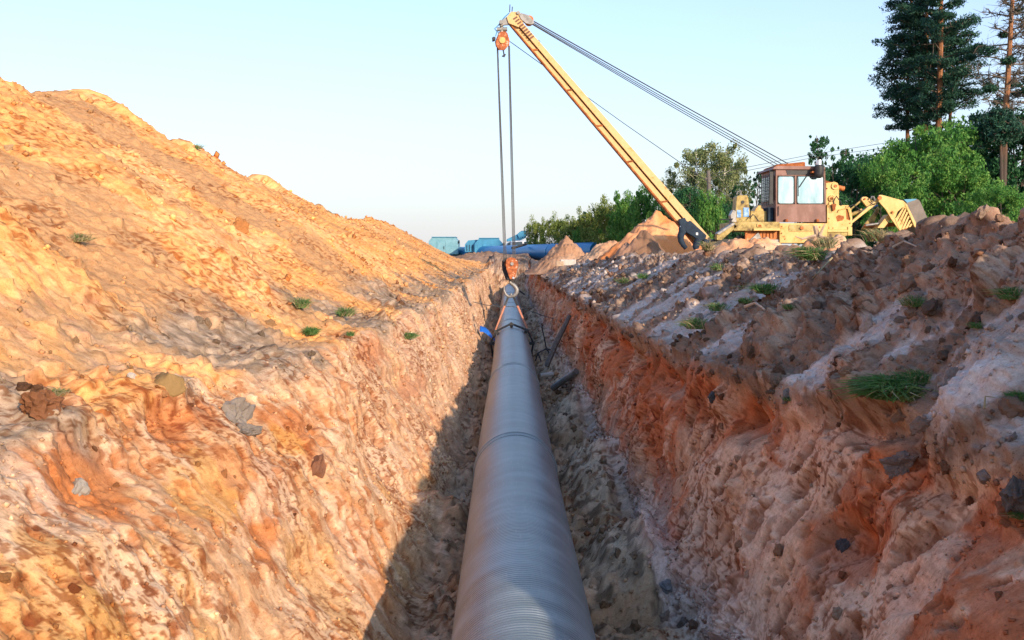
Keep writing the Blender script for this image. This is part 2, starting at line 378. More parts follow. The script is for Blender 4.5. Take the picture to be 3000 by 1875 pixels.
# walls cut by the digger: blocks, ledges, scraped grain running down the face, pits, fallen hollows
PIT = {}
def wallrelief(sd_):
    nz4 = fbm(s*3, y*3, 3, sd_+51, .6); nz5 = fbm(s*3, y*3, 3, sd_+52, .6)
    b = fbm(s*.8, y*.5, 3, sd_)*.16+.03*fbm(s*2.2, y*2.2, 3, sd_+53, .55)
    sk = y+.25*s                                   # scraped grain leans a little
    rgh = sstep(.05, .45, fbm(s*.7+3, y*.6, 3, sd_+41))
    for sc_, am in ((.9, .10), (2.6, .05*rgh)):
        f1, f2, r = worley((s+.06*nz4)*sc_*.75, (sk+.06*nz5)*sc_*1.15, sd_+9+int(sc_*7)); e_ = sstep(0, .16, f2-f1)
        b = b+am*((r-.5)*e_-.08*(1-e_))
    g = ridged(s*1.3+.3*y, sk*9, 4, sd_+19, .65)
    b += .010*rgh*(g-.4)
    b += .05*(.4+rgh)*clods(s*5+.4*nz4, y*5+.4*nz5, sd_+61, .86)+.007*rgh*fbm(s*8, sk*11, 3, sd_+21, .6)+.04*clods(s*8, y*8, sd_+25, .93-.15*rgh)+.016*clods(s*20, y*20, sd_+26, .88-.15*rgh)
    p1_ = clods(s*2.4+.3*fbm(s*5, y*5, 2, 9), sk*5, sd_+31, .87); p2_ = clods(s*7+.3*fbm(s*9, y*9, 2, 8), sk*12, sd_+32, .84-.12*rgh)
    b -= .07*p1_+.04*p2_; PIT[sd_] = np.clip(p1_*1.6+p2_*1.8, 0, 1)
    return b
D += lwall*(.72*wallrelief(200)-.04)
D += rwall*(wallrelief(300)-.02)
# undercut below each lip, roots and turf standing proud
lipL = np.exp(-((U-1.97)/.05)**2); lipR = np.exp(-((U-5.0)/.05)**2)
D += lipL*(.07*ridged(s*1.3, y*1.1, 3, 61)+.08*clods(s*4, y*4, 62, .55)+.05*clods(s*9, y*9, 65, .5)+.012*fbm(s*12, y*12, 3, 63))
D -= .05*np.exp(-((U-2.14)/.07)**2)*sstep(-.15, .35, fbm(y*.55, s*.2, 2, 64))
D += lipR*(.12*ridged(s*1.5, y*1.2, 3, 71)+.03*fbm(s*12, y*12, 3, 73))
D -= .22*np.exp(-((U-4.84)/.07)**2)*sstep(-.2, .3, fbm(y*.6, s*.2, 2, 74))
# right bank: topsoil lumps, streaks of clean sand sliding down
streak = sstep(-.06, .1, fbm(y*.8+.18*s, s*.26, 3, 81)-.02+.13*fbm(s*1.6, y*5, 4, 82, .65))*rslope
streak *= 1-sstep(.0, .6, fbm(s*1.4, y*1.1, 2, 83))*.6
D += rslope*(.10*fbm(wx*1.0, wy*1.2, 3, 84)+.05*ridged(wx*2.2, wy*3.2, 3, 85)*(1-streak*.7))
D += rslope*(1-streak)*(.12*clods(wx*2.2, wy*2.6, 86, .62)+.07*clods(wx*5.5, wy*6, 87, .58)+.035*clods(s*12, y*13, 88, .6)+.015*clods(s*24, y*24, 94, .6)+.012*fbm(s*16, y*16, 3, 89))
D += rslope*streak*(.022*fbm(s*4, y*22, 4, 91)+.02*clods(s*14, y*16, 92, .7)+.012*clods(s*26, y*30, 93, .6))
D += np.exp(-((U-6.0)/.09)**2)*(.11*ridged(y*.8, s*.8, 3, 101)+.07*clods(y*1.7, s*1.7, 102, .2)-.05)
# floor
D += floor*(.09*fbm(wx*1.5, wy*1.2, 4, 111)+.10*clods(wx*4, wy*4, 112, .4)+.05*clods(s*9, y*9, 113, .3)+.025*clods(s*19, y*19, 115, .3)+.01*fbm(s*16, y*16, 3, 114))
D += lback*.15*fbm(s*.5, y*.4, 3, 120)
# hollows, lumps and soil pockets at their surveyed spots
B3 = np.stack([GX, GY, GZ], -1); dzb = B3 @ np.array(FW); bxp = 1500+F*(B3 @ np.array(RT))/dzb; byp = 937.5-F*(B3 @ np.array(UP))/dzb
def spot(a, b):
    m_ = (dzb > 1) & (np.hypot(bxp-a, byp-b) < 14); k = np.argmin(np.where(m_, dzb, 1e9)); i, j = np.unravel_index(k, GX.shape); return s[i, j], y[i, j]
edge_n = .35*fbm(s*2.2, y*2.2, 4, 700)
DENT = {}
for (a, b, rs_, ry_, dep) in ((90, 1185, .28, .32, -.32), (300, 1290, .34, .3, -.2), (520, 1205, .16, .3, -.28), (500, 1110, .2, .3, .16), (390, 1050, .16, .7, .10), (770, 1540, .2, .16, -.14), (930, 1380, .14, .2, -.14),
        (640, 1120, .12, .6, -.14), (720, 1255, .25, .3, .1), (20, 1290, .2, .2, -.2), (300, 860, .5, .5, -.22), (420, 590, .3, .4, .14), (1600, 960, .3, 1, .12), (2560, 1225, .2, .3, -.25), (2590, 1180, .14, .3, .16), (2640, 1290, .22, .25, -.2),
        (1985, 1110, .14, .16, -.22), (2250, 1010, .2, .5, .14), (1700, 900, .3, .8, .2), (2450, 1540, .18, .3, -.14), (2080, 1180, .16, .3, .12), (2300, 1160, .16, .5, .12), (2150, 940, .3, .5, .14), (2380, 930, .3, .5, .14), (2900, 1180, .3, .3, .15), (2700, 1640, .3, .3, -.1)):
    s0_, y0_ = spot(a, b); q = np.hypot((s-s0_)/rs_, (y-y0_)/ry_)+edge_n
    g_ = 1-sstep(.45, 1.25, q); D += dep*(.3 if a < 1100 else .7)*g_; DENT[(a, b)] = 1-sstep(.8, 1.3, q)
# fans of sand slid off the right wall onto the floor
fan = np.zeros_like(D)
for yc, wd, h in ((6.4, 1.1, .5), (9.4, 1.2, .62), (13.2, 1.4, .7), (18, 2, .6), (24, 2.2, .7), (33, 4, .55), (45, 5, .6)):
    q = np.abs(y-yc)/wd; fan = np.maximum(fan, h*np.clip(1-q, 0, 1))
wf = band(3.52, 4.0, 4.0, 4.30, U)
pit_dummy = None
far_keep = 1-sstep(70, 76, y)*band(2.2, 3, 4, 4.8, U)*.6
PXm, PYm, PZm = GX+NX*D*far_keep, GY+NY*D*.6, GZ+NZ*D*far_keep
PZm = PZm+(fan*.9+.22+.15*fbm(y*.8, s*.5, 3, 131))*wf*far_keep*.85; 
lf = band(2.75, 3.0, 3.0, 3.25, U)
PZm = PZm+lf*.35*sstep(-.2, .5, fbm(y*.4, s*0+2, 2, 130))
# keep the pipe clear of soil
dxp = PXm-.09; near = np.hypot(dxp, PZm+2.71) < .56
PZm = np.where(near & (PZm > -3.2) & (np.abs(dxp) < .56), -2.71-np.sqrt(np.clip(.56**2-dxp**2, 0, 1)), PZm)
# --- colours of the soils, with painted fold shade on the heap
def c(*a): return np.array(a, dtype=float)
base = np.zeros(GX.shape+(3,))
nA = fbm(wx*.45, wy*.35, 4, 401); nB = fbm(wx*1.3, wy*.9, 4, 402); nC = .7*fbm(s*.5, y*3.2+.5*s, 4, 403, .65)+.25*fbm(s*1.6, y*11+1.6*s, 2, 408, .6); nD = fbm(s*6, y*6, 4, 404)
hc = mixc(np.ones(GX.shape+(3,))*c(.64, .36, .135), sstep(-.3, .5, nA+.3*nC), (.70, .42, .18))
hc = mixc(hc, sstep(.15, .6, nC+.5*nB)*.6, (.62, .30, .10)); hc = mixc(hc, sstep(.1, .5, -nC+.4*nA)*.5, (.62, .41, .22))
hc = mixc(hc, sstep(.35, .6, nD)*.7, (.45, .17, .05))
for (yb_, wb_, u0_, u1_, kb_) in ((10.6, 1.0, 1.35, 2.1, .85), (13.4, .5, 1.1, 1.7, .5), (18.4, .85, .95, 2.1, .8), (21.8, .8, 1.45, 2.1, .75), (27, .7, 1.2, 1.6, .4), (37, 1.5, 1.25, 2.1, .75), (50, 2.0, 1.3, 2.1, .7), (61, 1.6, 1.1, 2.1, .5)):  # darker bands painted down the heap stand for shade behind its folds
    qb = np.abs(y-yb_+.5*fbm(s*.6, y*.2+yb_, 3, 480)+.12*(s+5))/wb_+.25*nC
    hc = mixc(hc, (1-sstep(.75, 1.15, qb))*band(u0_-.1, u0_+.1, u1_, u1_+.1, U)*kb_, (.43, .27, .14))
lc = mixc(np.ones(GX.shape+(3,))*c(.53, .315, .165), sstep(-.3, .5, nA*.6+.5*nC), (.58, .38, .225))
lc = mixc(lc, sstep(.22, .42, fbm(wx*.8, wy*.55, 4, 405)+.15*nC)*.5, (.52, .2, .06))
lc = mixc(lc, sstep(.28, .5, fbm(wx*.9+5, wy*.6, 4, 406))*.35, (.62, .34, .1))
lc = mixc(lc, sstep(.1, .4, nC+.1*nB-.04)*.55, (.66, .48, .31))
def patch(cc, spots, colr, k=.9):
    for (a, b, rs_, ry_) in spots:
        s0_, y0_ = spot(a, b); q = np.hypot((s-s0_)/rs_, (y-y0_)/ry_)+edge_n*1.8+.35*nC
        cc = mixc(cc, (1-sstep(.75, 1.15, q))*k, colr)
    return cc
lc = patch(lc, ((300, 1330, .4, .45), (520, 1215, .2, .32), (250, 1400, .3, .3), (785, 1560, .22, .2), (800, 1640, .12, .2), (880, 1250, .4, .3), (180, 1110, .2, .3), (1100, 1020, .25, .8), (1240, 1120, .2, .9), (620, 1180, .2, .3)), (.47, .17, .055), .8)
lc = patch(lc, ((200, 1760, .5, .5), (640, 1440, .3, .4), (870, 1290, .2, .2), (330, 1690, .2, .3), (500, 1090, .25, .3)), (.60, .31, .08), .55)
lc = patch(lc, ((760, 1490, .16, .3), (300, 1600, .5, .3), (430, 1740, .3, .3), (1050, 1560, .4, .3), (830, 1430, .5, .2), (1180, 1350, .3, .5), (60, 1420, .3, .3)), (.66, .50, .36), .4)
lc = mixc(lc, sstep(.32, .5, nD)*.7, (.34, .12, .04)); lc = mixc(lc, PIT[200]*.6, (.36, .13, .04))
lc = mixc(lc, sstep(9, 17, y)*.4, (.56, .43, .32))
rc = mixc(np.ones(GX.shape+(3,))*c(.38, .24, .165), sstep(-.3, .5, nA*.7+.5*nC), (.46, .34, .26))
rc = mixc(rc, sstep(.05, .4, fbm(wx*.8, wy*.6, 4, 409)+.35*sstep(4.45, 4.9, U)+.2*nC-.08)*.85, (.40, .13, .05))
rc = mixc(rc, sstep(.15, .45, nC+.1*nB)*.55, (.56, .46, .38))
rc = mixc(rc, sstep(.2, .5, fbm(wx*1.6, wy*1.2, 4, 411))*.55, (.25, .19, .16))
rc = patch(rc, ((1720, 1000, .5, 2.2), (1900, 1080, .45, 1.1), (2010, 1120, .35, .6), (2300, 1260, .4, .6), (2640, 1320, .25, .25), (2850, 1560, .25, .3), (2950, 1800, .3, .3), (2760, 1790, .25, .2), (2200, 1580, .5, .3), (2480, 1490, .2, .4)), (.34, .115, .05), .75)
rc = patch(rc, ((2330, 1370, .5, .55), (2200, 1500, .4, .3), (2600, 1750, .4, .35), (2450, 1850, .4, .3), (2050, 1450, .4, .4), (2880, 1280, .3, .3), (2160, 1760, .4, .3), (1760, 1350, .4, .6)), (.50, .42, .355), .65)
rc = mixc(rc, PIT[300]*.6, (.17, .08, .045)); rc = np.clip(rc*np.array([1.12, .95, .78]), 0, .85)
rc = mixc(rc, (1-sstep(4.1, 4.45, U))*.5, (.46, .41, .37))
top = mixc(np.ones(GX.shape+(3,))*c(.27, .19, .14), sstep(-.2, .5, nB+.5*nD), (.40, .30, .225))
top = mixc(top, sstep(.25, .5, nA)*.5, (.44, .27, .18)); top = mixc(top, sstep(.25, .5, -nD)*.6, (.15, .11, .085))
sand = mixc(np.ones(GX.shape+(3,))*c(.34, .295, .255), sstep(-.3, .4, nC), (.43, .38, .335)); sand = mixc(sand, sstep(.2, .5, nD)*.5, (.42, .3, .23))
hc = hc*np.array([.89, .79, .70]); lc = lc*np.array([.84, .82, .79])
top = top*np.array([.76, .72, .67])
rs = top*(1-streak[..., None])+sand*streak[..., None]
gt = mixc(np.ones(GX.shape+(3,))*c(.17, .13, .09), sstep(-.3, .4, nD+nB*.5), (.33, .25, .175))
fc = mixc(np.ones(GX.shape+(3,))*c(.38, .27, .18), sstep(-.3, .4, nB+.4*nD), (.54, .42, .32))
fc = mixc(fc, np.clip(wf*fan*2.4+sstep(.15, .45, nA), 0, 1)*.6, (.52, .45, .38))
fc = mixc(fc, sstep(.2, .4, -nD)*.7, (.12, .09, .07))
fc = fc*np.array([.86, .74, .60])
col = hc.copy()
def blend(col, m, cc): return col*(1-m[..., None])+cc*m[..., None]
jag = .06*fbm(y*1.7, s*1.5, 4, 420)
Uj = U+jag
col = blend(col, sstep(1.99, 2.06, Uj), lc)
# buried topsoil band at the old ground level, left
tb = band(1.80, 1.9, 2.03, 2.12, U+.8*jag)*sstep(-.35, .25, fbm(y*.45, s*.3, 3, 421)+.15)
col = blend(col, tb*.9, gt)
col = blend(col, sstep(2.9, 3.05, Uj), fc)
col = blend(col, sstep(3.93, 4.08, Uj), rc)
col = blend(col, sstep(4.88, 4.97, Uj), rs)
farred = sstep(38, 60, y)*sstep(4.9, 5.2, U)
col = blend(col, farred*.7, np.ones_like(col)*c(.5, .27, .15))
endm = sstep(70, 75, y)*band(2.6, 3, 4, 4.6, U)
col = blend(col, endm*.8, top*1.0)
sp1 = fbm(s*13, y*11, 3, 440, .6); sp2 = fbm(s*30, y*26, 2, 441); sp3 = fbm(s*6, y*11, 3, 442, .65)
spk = np.ones_like(sp1); smk = .25+.75*sstep(-.15, .35, fbm(s*.8, y*.6, 3, 443)); rsm = 1-sstep(4.9, 5.1, U)*streak*.8
dkm = np.clip(sstep(.38, .43, sp1)+sstep(.42, .47, sp3)+.8*sstep(.48, .54, sp2), 0, 1)*smk*rsm; ltm = np.clip(sstep(.46, .54, -sp1), 0, 1)*(1-smk)
col = col*(1-dkm[..., None]*np.array([.46, .62, .70]))*(1+ltm[..., None]*np.array([.16, .2, .24]))
lum = col.mean(-1, keepdims=True); col = np.clip(col*(1.16+.1*(lum > .3)), .02, .92)
PV = np.stack([PXm, PYm, PZm], -1)
nr, nc = GX.shape
def strip(c0, c1, name, label):
    V = PV[:, c0:c1+1].reshape(-1, 3); cc = col[:, c0:c1+1].reshape(-1, 3); k = c1-c0+1
    i = np.arange(nr-1)[:, None]*k+np.arange(k-1)[None]; i = i.ravel()
    Fq = np.stack([i, i+1, i+k+1, i+k], -1)
    # face upwards
    o = np_mesh(name, V, Fq, M['soil'], None, cc); return tag(o, label, None, None, 'structure')
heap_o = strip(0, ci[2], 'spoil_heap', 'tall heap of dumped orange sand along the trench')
wallL = strip(ci[2], ci[3], 'trench_wall', 'sunlit orange and cream cut wall of the trench')
floor_o = strip(ci[3], ci[4], 'trench_floor', 'dark earth floor of the trench under the pipe')
wallR = strip(ci[4], ci[5], 'trench_wall', 'shaded pink and rust coloured cut wall of the trench')
bank_o = strip(ci[5], nc-1, 'spoil_bank', 'low bank of brown topsoil with pale sand streaks')

# ground all round, to the horizon
M['field'] = painted('rough_field', [(.3, (.06, .085, .025)), (.5, (.11, .14, .04)), (.7, (.22, .19, .09))], .7, .95, bump=.6)
def gridsheet(x0, x1, y0, y1, z, nx, ny, amp):
    gx, gy = np.meshgrid(np.linspace(x0, x1, nx), np.linspace(y0, y1, ny)); gz = z+amp*fbm(gx*.12, gy*.12, 3, 501)
    V = np.stack([gx, gy, gz], -1).reshape(-1, 3); i = (np.arange(ny-1)[:, None]*nx+np.arange(nx-1)[None]).ravel()
    return V, np.stack([i, i+1, i+nx+1, i+nx], -1)
parts = [gridsheet(-60, -10.4, -60, 120, -1.05, 24, 60, .1), gridsheet(5.1, 80, -60, 120, -1.05, 60, 90, .1),
         gridsheet(-10.4, 5.1, 88, 120, -1.05, 12, 12, .1), gridsheet(-10.4, 5.1, -60, -13, -1.05, 8, 12, .1)]
Vs = []; Fs = []; n0 = 0
for V, f in parts: Vs.append(V); Fs.append(f+n0); n0 += len(V)
R = 2400
ring = [(-60, -60), (80, -60), (80, 120), (-60, 120), (-R, -R), (R, -R), (R, R), (-R, R)]
Vs.append(np.array([(a, b, -1.12) for a, b in ring])); Fs.append(np.array([(4, 5, 1, 0), (5, 6, 2, 1), (6, 7, 3, 2), (7, 4, 0, 3)])+n0)
tag(np_mesh('ground', np.concatenate(Vs), np.concatenate(Fs), M['field']), 'grassy ground round the trench', None, None, 'structure')

# separate mounds on the far right side
def mound(cx, cy, cz, rx, ry, h, col1, col2, seed, name='dirt_mound', label='', n=110, peak=1.15):
    u = np.linspace(-1, 1, n); gx, gy = np.meshgrid(u, u); r = np.hypot(gx, gy)
    z = np.clip(1-r, 0, None)**peak
    X = gx*rx; Yq = gy*ry
    z = h*z+(.16*fbm(X*1.1, Yq*1.1, 5, seed, .6)+.10*clods(X*2.2, Yq*2.2, seed+3, .4)+.08*clods(X*5, Yq*5, seed+4, .3)+.04*clods(X*10, Yq*10, seed+5, .3))*np.clip(1.25-r, 0, 1)
    nn = fbm(X*.8, Yq*.8, 4, seed+7); cc = mixc(np.ones(X.shape+(3,))*c(*col1), sstep(-.3, .4, nn), col2)
    i = (np.arange(n-1)[:, None]*n+np.arange(n-1)[None]).ravel()
    o = np_mesh(name, np.stack([X, Yq, z], -1).reshape(-1, 3), np.stack([i, i+1, i+n+1, i+n], -1), M['soil'], None, cc.reshape(-1, 3), loc=(cx, cy, cz))
    return tag(o, label, None, None, 'structure')
p = at(1660, 694, 52); mound(p.x, 52, -1.1, 2.2, 2.6, p.z+1.1, (.34, .19, .11), (.42, .26, .16), 601, label='pointed mound of brown soil in front of the blue pipe')
p = at(1925, 618, 37); mound(p.x, 37, -1.1, 3.4, 3, p.z+1.1, (.66, .24, .08), (.7, .33, .15), 611, label='tall orange mound behind the lowered end of the boom')
p = at(1880, 675, 33.4); mound(p.x, 33.4, -1.1, 2.1, 1.8, p.z+1.1, (.22, .13, .08), (.34, .2, .13), 621, label='dark brown mound at the foot of the orange mound')
p = at(1790, 705, 44); mound(p.x, 44, -1.1, 3, 3, p.z+1.1, (.45, .25, .14), (.52, .33, .2), 631, label='low pale mound beside the pointed mound')
p = at(1420, 735, 78); mound(p.x, 79, -1.1, 4.6, 3.5, p.z+1.0, (.2, .13, .09), (.3, .2, .14), 641, label='dark earth ridge in front of the blue pipe', peak=.6)
p = at(2190, 706, 26.6); mound(p.x, 26.6, -1.1, 2.8, 1.6, p.z+1.1, (.55, .27, .13), (.6, .4, .25), 651, label='broken orange soil piled against the machine', peak=.35)
p = at(2400, 702, 24.5); mound(p.x, 24.5, -1.1, 2.2, 1.6, p.z+1.1, (.5, .25, .13), (.55, .36, .22), 661, label='root filled soil pile below the cab', peak=.4)
p = at(2600, 706, 19); mound(p.x, 19, -1.1, 2.2, 1.8, p.z+1.15, (.24, .17, .12), (.34, .25, .18), 671, label='brown soil pile with dry roots under the counterweight')

# ---------------------------------------------------------------- steel pipe in the trench
PX, PZ, PR = .09, -2.71, .5
m = mat('pipe_wrap', (.3, .32, .33), .34, 0, .45)
tc = N(m, 'ShaderNodeTexCoord'); sp = N(m, 'ShaderNodeSeparateXYZ'); L(m, tc.outputs['Object'], sp.inputs[0])
at2 = N(m, 'ShaderNodeMath', operation='ARCTAN2'); L(m, sp.outputs['X'], at2.inputs[0]); L(m, sp.outputs['Z'], at2.inputs[1])
def mth(op, a, b=None, c_=None):
    n = N(m, 'ShaderNodeMath', operation=op)
    for i, v in enumerate((a, b, c_)):
        if v is None: continue
        if isinstance(v, (int, float)): n.inputs[i].default_value = v
        else: L(m, v, n.inputs[i])
    return n.outputs[0]
hel = mth('MULTIPLY_ADD', at2.outputs[0], .035/(2*PI)*2, sp.outputs['Y'])         # helix coordinate
wave = mth('SINE', mth('MULTIPLY', hel, 2*PI/.042))
nz = noise_tex(m, 1.6, 3, .5, (1, .8, 1))
amp = mth('MULTIPLY', wave, nz.outputs[0])
hel2 = mth('MULTIPLY_ADD', at2.outputs[0], .42/(2*PI), sp.outputs['Y'])
wrap = mth('FRACT', mth('MULTIPLY', hel2, 1/.42))
n3 = noise_tex(m, 1.6, 5, .55, (1, 3, 1)); n4 = noise_tex(m, 14, 5, .6, (3, .25, 3))
r = ramp(m, n3.outputs[0], [(.3, (.14, .175, .175)), (.5, (.215, .25, .245)), (.72, (.32, .36, .35))])
r4 = ramp(m, n4.outputs[0], [(.62, (0, 0, 0)), (.74, (1, 1, 1))])
mx = N(m, 'ShaderNodeMix', data_type='RGBA'); L(m, r4.outputs[0], mx.inputs[0]); mx.inputs[0].default_value = .3
L(m, r.outputs[0], mx.inputs[6]); mx.inputs[7].default_value = (.46, .46, .44, 1)
dust = ramp(m, n4.outputs[0], [(.6, (0, 0, 0)), (.8, (.5, .5, .5))]); L(m, dust.outputs[0], mx.inputs[0])
edge = ramp(m, wrap, [(0, (.72, .72, .72)), (.04, (1, 1, 1)), (.9, (.95, .95, .95)), (1, (.86, .86, .86))])
my = N(m, 'ShaderNodeMix', data_type='RGBA', blend_type='MULTIPLY'); my.inputs[0].default_value = .6
L(m, mx.outputs[2], my.inputs[6]); L(m, edge.outputs[0], my.inputs[7]); L(m, my.outputs[2], P(m).inputs['Base Color'])
rr = ramp(m, n3.outputs[0], [(.3, (.28, .28, .28)), (.7, (.44, .44, .44))]); L(m, rr.outputs[0], P(m).inputs['Roughness'])
b1 = N(m, 'ShaderNodeBump'); b1.inputs['Strength'].default_value = 1; b1.inputs['Distance'].default_value = .004; L(m, amp, b1.inputs['Height'])
b2 = N(m, 'ShaderNodeBump'); b2.inputs['Strength'].default_value = .3; b2.inputs['Distance'].default_value = .003; L(m, wrap, b2.inputs['Height'])
L(m, b1.outputs[0], b2.inputs['Normal']); L(m, b2.outputs[0], P(m).inputs['Normal'])
M['pipe'] = m
pipe = thing('pipeline', 'long grey wrapped steel pipe lying in the trench', 'pipe', (PX, 5, PZ))
joints = [12.1, 19.8, 33.0, 44, 55, 66]
st = [-10]+joints+[76]
for i in range(len(st)-1):
    mb = MB((PX, 5, PZ)); n = 26
    ys = [st[i]+.04+(st[i+1]-st[i]-.08)*k/n for k in range(n+1)]
    pts = [(PX+.012*math.sin(yy*.35), yy, PZ+.012*math.sin(yy*.5)) for yy in ys]
    mb.tube(pts, PR, 96, True); mb.build('pipe_section', M['pipe'], pipe, True)
for j in joints:
    mb = MB((PX, 5, PZ)); prof = [(-.16, PR-.002), (-.15, PR+.008), (-.03, PR+.010), (-.02, PR+.02), (.02, PR+.02), (.03, PR+.010), (.15, PR+.008), (.16, PR-.002)]
    cx_ = PX+.012*math.sin(j*.35); cz_ = PZ+.012*math.sin(j*.5)
    mb.tube([(cx_, j+a, cz_) for a, _ in prof], [b for _, b in prof], 96, False); mb.build('joint_sleeve', M['pipe'], pipe, True)

# ---------------------------------------------------------------- roller cradle, slings, hook block
YC = 29.5
cr = thing('roller_cradle', 'black roller cradle of linked bars round the grey pipe', 'cradle', (PX, 29.0, PZ))
angs = [-118, -84, -50, -2, 46, 84, 118]
jt = []
for a in angs:
    rr_ = PR+.13
    jt.append(Vector((PX+rr_*math.sin(math.radians(a)), 29.0, PZ+rr_*math.cos(math.radians(a)))))
for i in range(len(jt)-1):
    for dy in (-.09, .09):
        mb = MB(cr.location); o_ = Vector((0, dy, 0)); mb.tube([jt[i]+o_, jt[i+1]+o_], .028, 6); mb.build('link_bar', M['dark'], cr)
for p in jt:
    mb = MB(cr.location); q = Vector((PX, 29, PZ)); d = (q-p).normalized()
    mb.tube([p+Vector((0, -.12, 0)), p+Vector((0, .12, 0))], .045, 10)
    mb.tube([p+d*.075+Vector((0, -.07, 0)), p+d*.075+Vector((0, .07, 0))], [.05, .05], 10); mb.build('roller', M['dark'], cr, True)
hk = at(1494, 790, YC)
hb = thing('hook_block', 'rusty orange hook block with double hook above the pipe', 'hook block', at(1494, 822, YC))
def px(pts, Y): return [(at(a, b, Y).x, at(a, b, Y).z) for a, b in pts]
cheek = [(1483, 762), (1488, 756), (1497, 754), (1508, 756), (1516, 764), (1519, 776), (1515, 790), (1511, 806), (1507, 818), (1494, 818), (1489, 804), (1484, 790), (1482, 776)]
MB(hb.location).prism(px(cheek, YC-.16), YC-.20, YC-.16).build('cheek_plate', M['chipped'], hb, bevel=.006)
cheek2 = [(a-12, b+2) for a, b in cheek]
MB(hb.location).prism(px(cheek2, YC+.14), YC+.14, YC+.18).build('cheek_plate', M['dark'], hb, bevel=.006)
for k, dy in enumerate((-.1, 0, .1)):
    q = at(1497-2*k, 773, YC); MB(hb.location).disc((q.x, YC+dy, q.z), .15, .06, 'y', 24).build('sheave', M['rust'], hb, True)
q = at(1500, 773, YC-.22); MB(hb.location).disc((q.x, YC-.2, q.z), .05, .06).build('sheave_pin', M['steel'], hb, True)
q = at(1497, 817, YC); MB(hb.location).box((q.x, YC, q.z), (.24, .3, .08)).build('crosshead', M['dark'], hb, bevel=.01)
q = at(1504, 814, YC-.2); MB(hb.location).disc((q.x, YC-.2, q.z), .035, .05).build('nut', M['bright_steel'], hb, True)
def curve_pts(pp, Y, n=5):
    P3 = [at(a, b, Y) for a, b in pp]; o_ = []
    for i in range(len(P3)-1):
        p0 = P3[max(i-1, 0)]; p1 = P3[i]; p2 = P3[i+1]; p3 = P3[min(i+2, len(P3)-1)]
        for k in range(n):
            t = k/n; o_.append(.5*((2*p1)+(p2-p0)*t+(2*p0-5*p1+4*p2-p3)*t*t+(3*p1-p0-3*p2+p3)*t**3))
    o_.append(P3[-1]); return o_
mb = MB(hb.location)
pts = curve_pts([(1495, 820), (1496, 829), (1506, 836), (1514, 848), (1511, 861), (1500, 868), (1496, 860)], YC)
n = len(pts); mb.tube(pts, [.035+.03*math.sin(PI*k/(n-1)) for k in range(n)], 10); mb.build('hook', M['steel'], hb, True)
mb = MB(hb.location); pts = curve_pts([(1503, 866), (1492, 869), (1482, 862), (1477, 850), (1477, 839)], YC)
n = len(pts); mb.tube(pts, [.055-.035*k/(n-1) for k in range(n)], 10); mb.build('hook', M['steel'], hb, True)
def sling(x0, x1, jp, label):
    t = thing('wire_sling', label, 'sling', jp)
    for e, dy in ((-1.5, -.1), (2.0, .1)):
        a = at(x0+e, 866, YC); b = jp+Vector((0, dy, 0)); mid = a.lerp(b, .22)
        MB(t.location).tube([a, mid], .017, 6).build('sling_eye', M['dark'], t, True)
        MB(t.location).tube([mid, b], .019, 6).build('sling_rope', M['copper_rope'], t, True)
sling(1490, 0, jt[1], 'copper coloured sling on the left of the hook')
sling(1503, 0, jt[5], 'copper coloured sling on the right of the hook')

# ---------------------------------------------------------------- pipelayer
pl = thing('pipelayer', 'old yellow pipelayer crane with brown cab and long side boom over the trench', 'pipelayer', (9.2, 30, -1.0))
O = pl.location
def plate(name, pts, y0, y1, mt, bevel=.008, parent=pl, Yr=None, smooth=False):
    Yr = Yr or y0
    return MB(O).prism(px(pts, Yr), y0, y1).build(name, mt, parent, smooth, bevel)
# boom: two channel flanges with a rusty web between
def lerp2(a, b, t): return (a[0]+(b[0]-a[0])*t, a[1]+(b[1]-a[1])*t)
TL, TR = (1484, 64), (1526, 62)      # tip left and right edge
BL, BR = (2042, 733), (2090, 712)    # foot left and right edge
TL, TR, BL, BR = (1489, 66), (1528, 62), (2040, 722), (2094, 712)
def bstrip(f0, f1): return [lerp2(TL, TR, f0), lerp2(TL, TR, f1), lerp2(BL, BR, f1), lerp2(BL, BR, f0)]
plate('boom_flange', bstrip(.0, .10), 29.38, 29.64, M['rust'])
plate('boom_flange', bstrip(.10, .42), 29.43, 29.62, M['boom_paint'])
plate('boom_web', bstrip(.42, .53), 29.5, 29.6, M['rust'])
bm_ = plate('boom_flange', bstrip(.53, 1.0), 29.36, 29.64, M['boom_paint'])
for t in (.12, .3, .46, .62, .8):
    a = lerp2(TL, BL, t); b = lerp2(TR, BR, t); a2 = lerp2(TL, BL, t+.006); b2 = lerp2(TR, BR, t+.006)
    plate('stiffener', [lerp2(a, b, .08), lerp2(a, b, .5), lerp2(a2, b2, .5), lerp2(a2, b2, .08)], 29.40, 29.45, M['rust'], 0)
hs = []
for k in range(9):
    t = -.002+.0108*k; a = lerp2(TL, BL, t); b = lerp2(TR, BR, t-.022); a2 = lerp2(TL, BL, t+.0056); b2 = lerp2(TR, BR, t-.0164)
    plate('hazard_stripe', [lerp2(a, b, .54), lerp2(a, b, .97), lerp2(a2, b2, .97), lerp2(a2, b2, .54)], 29.322, 29.328, M['stripe'], 0)
q = at(1577, 123, 29.5); mb = MB(O); mb.tube([q+Vector((.05*math.sin(a), 0, .05*math.cos(a))) for a in [k*PI/5-.6 for k in range(8)]], .01, 5); mb.build('lifting_eye', M['steel'], pl)
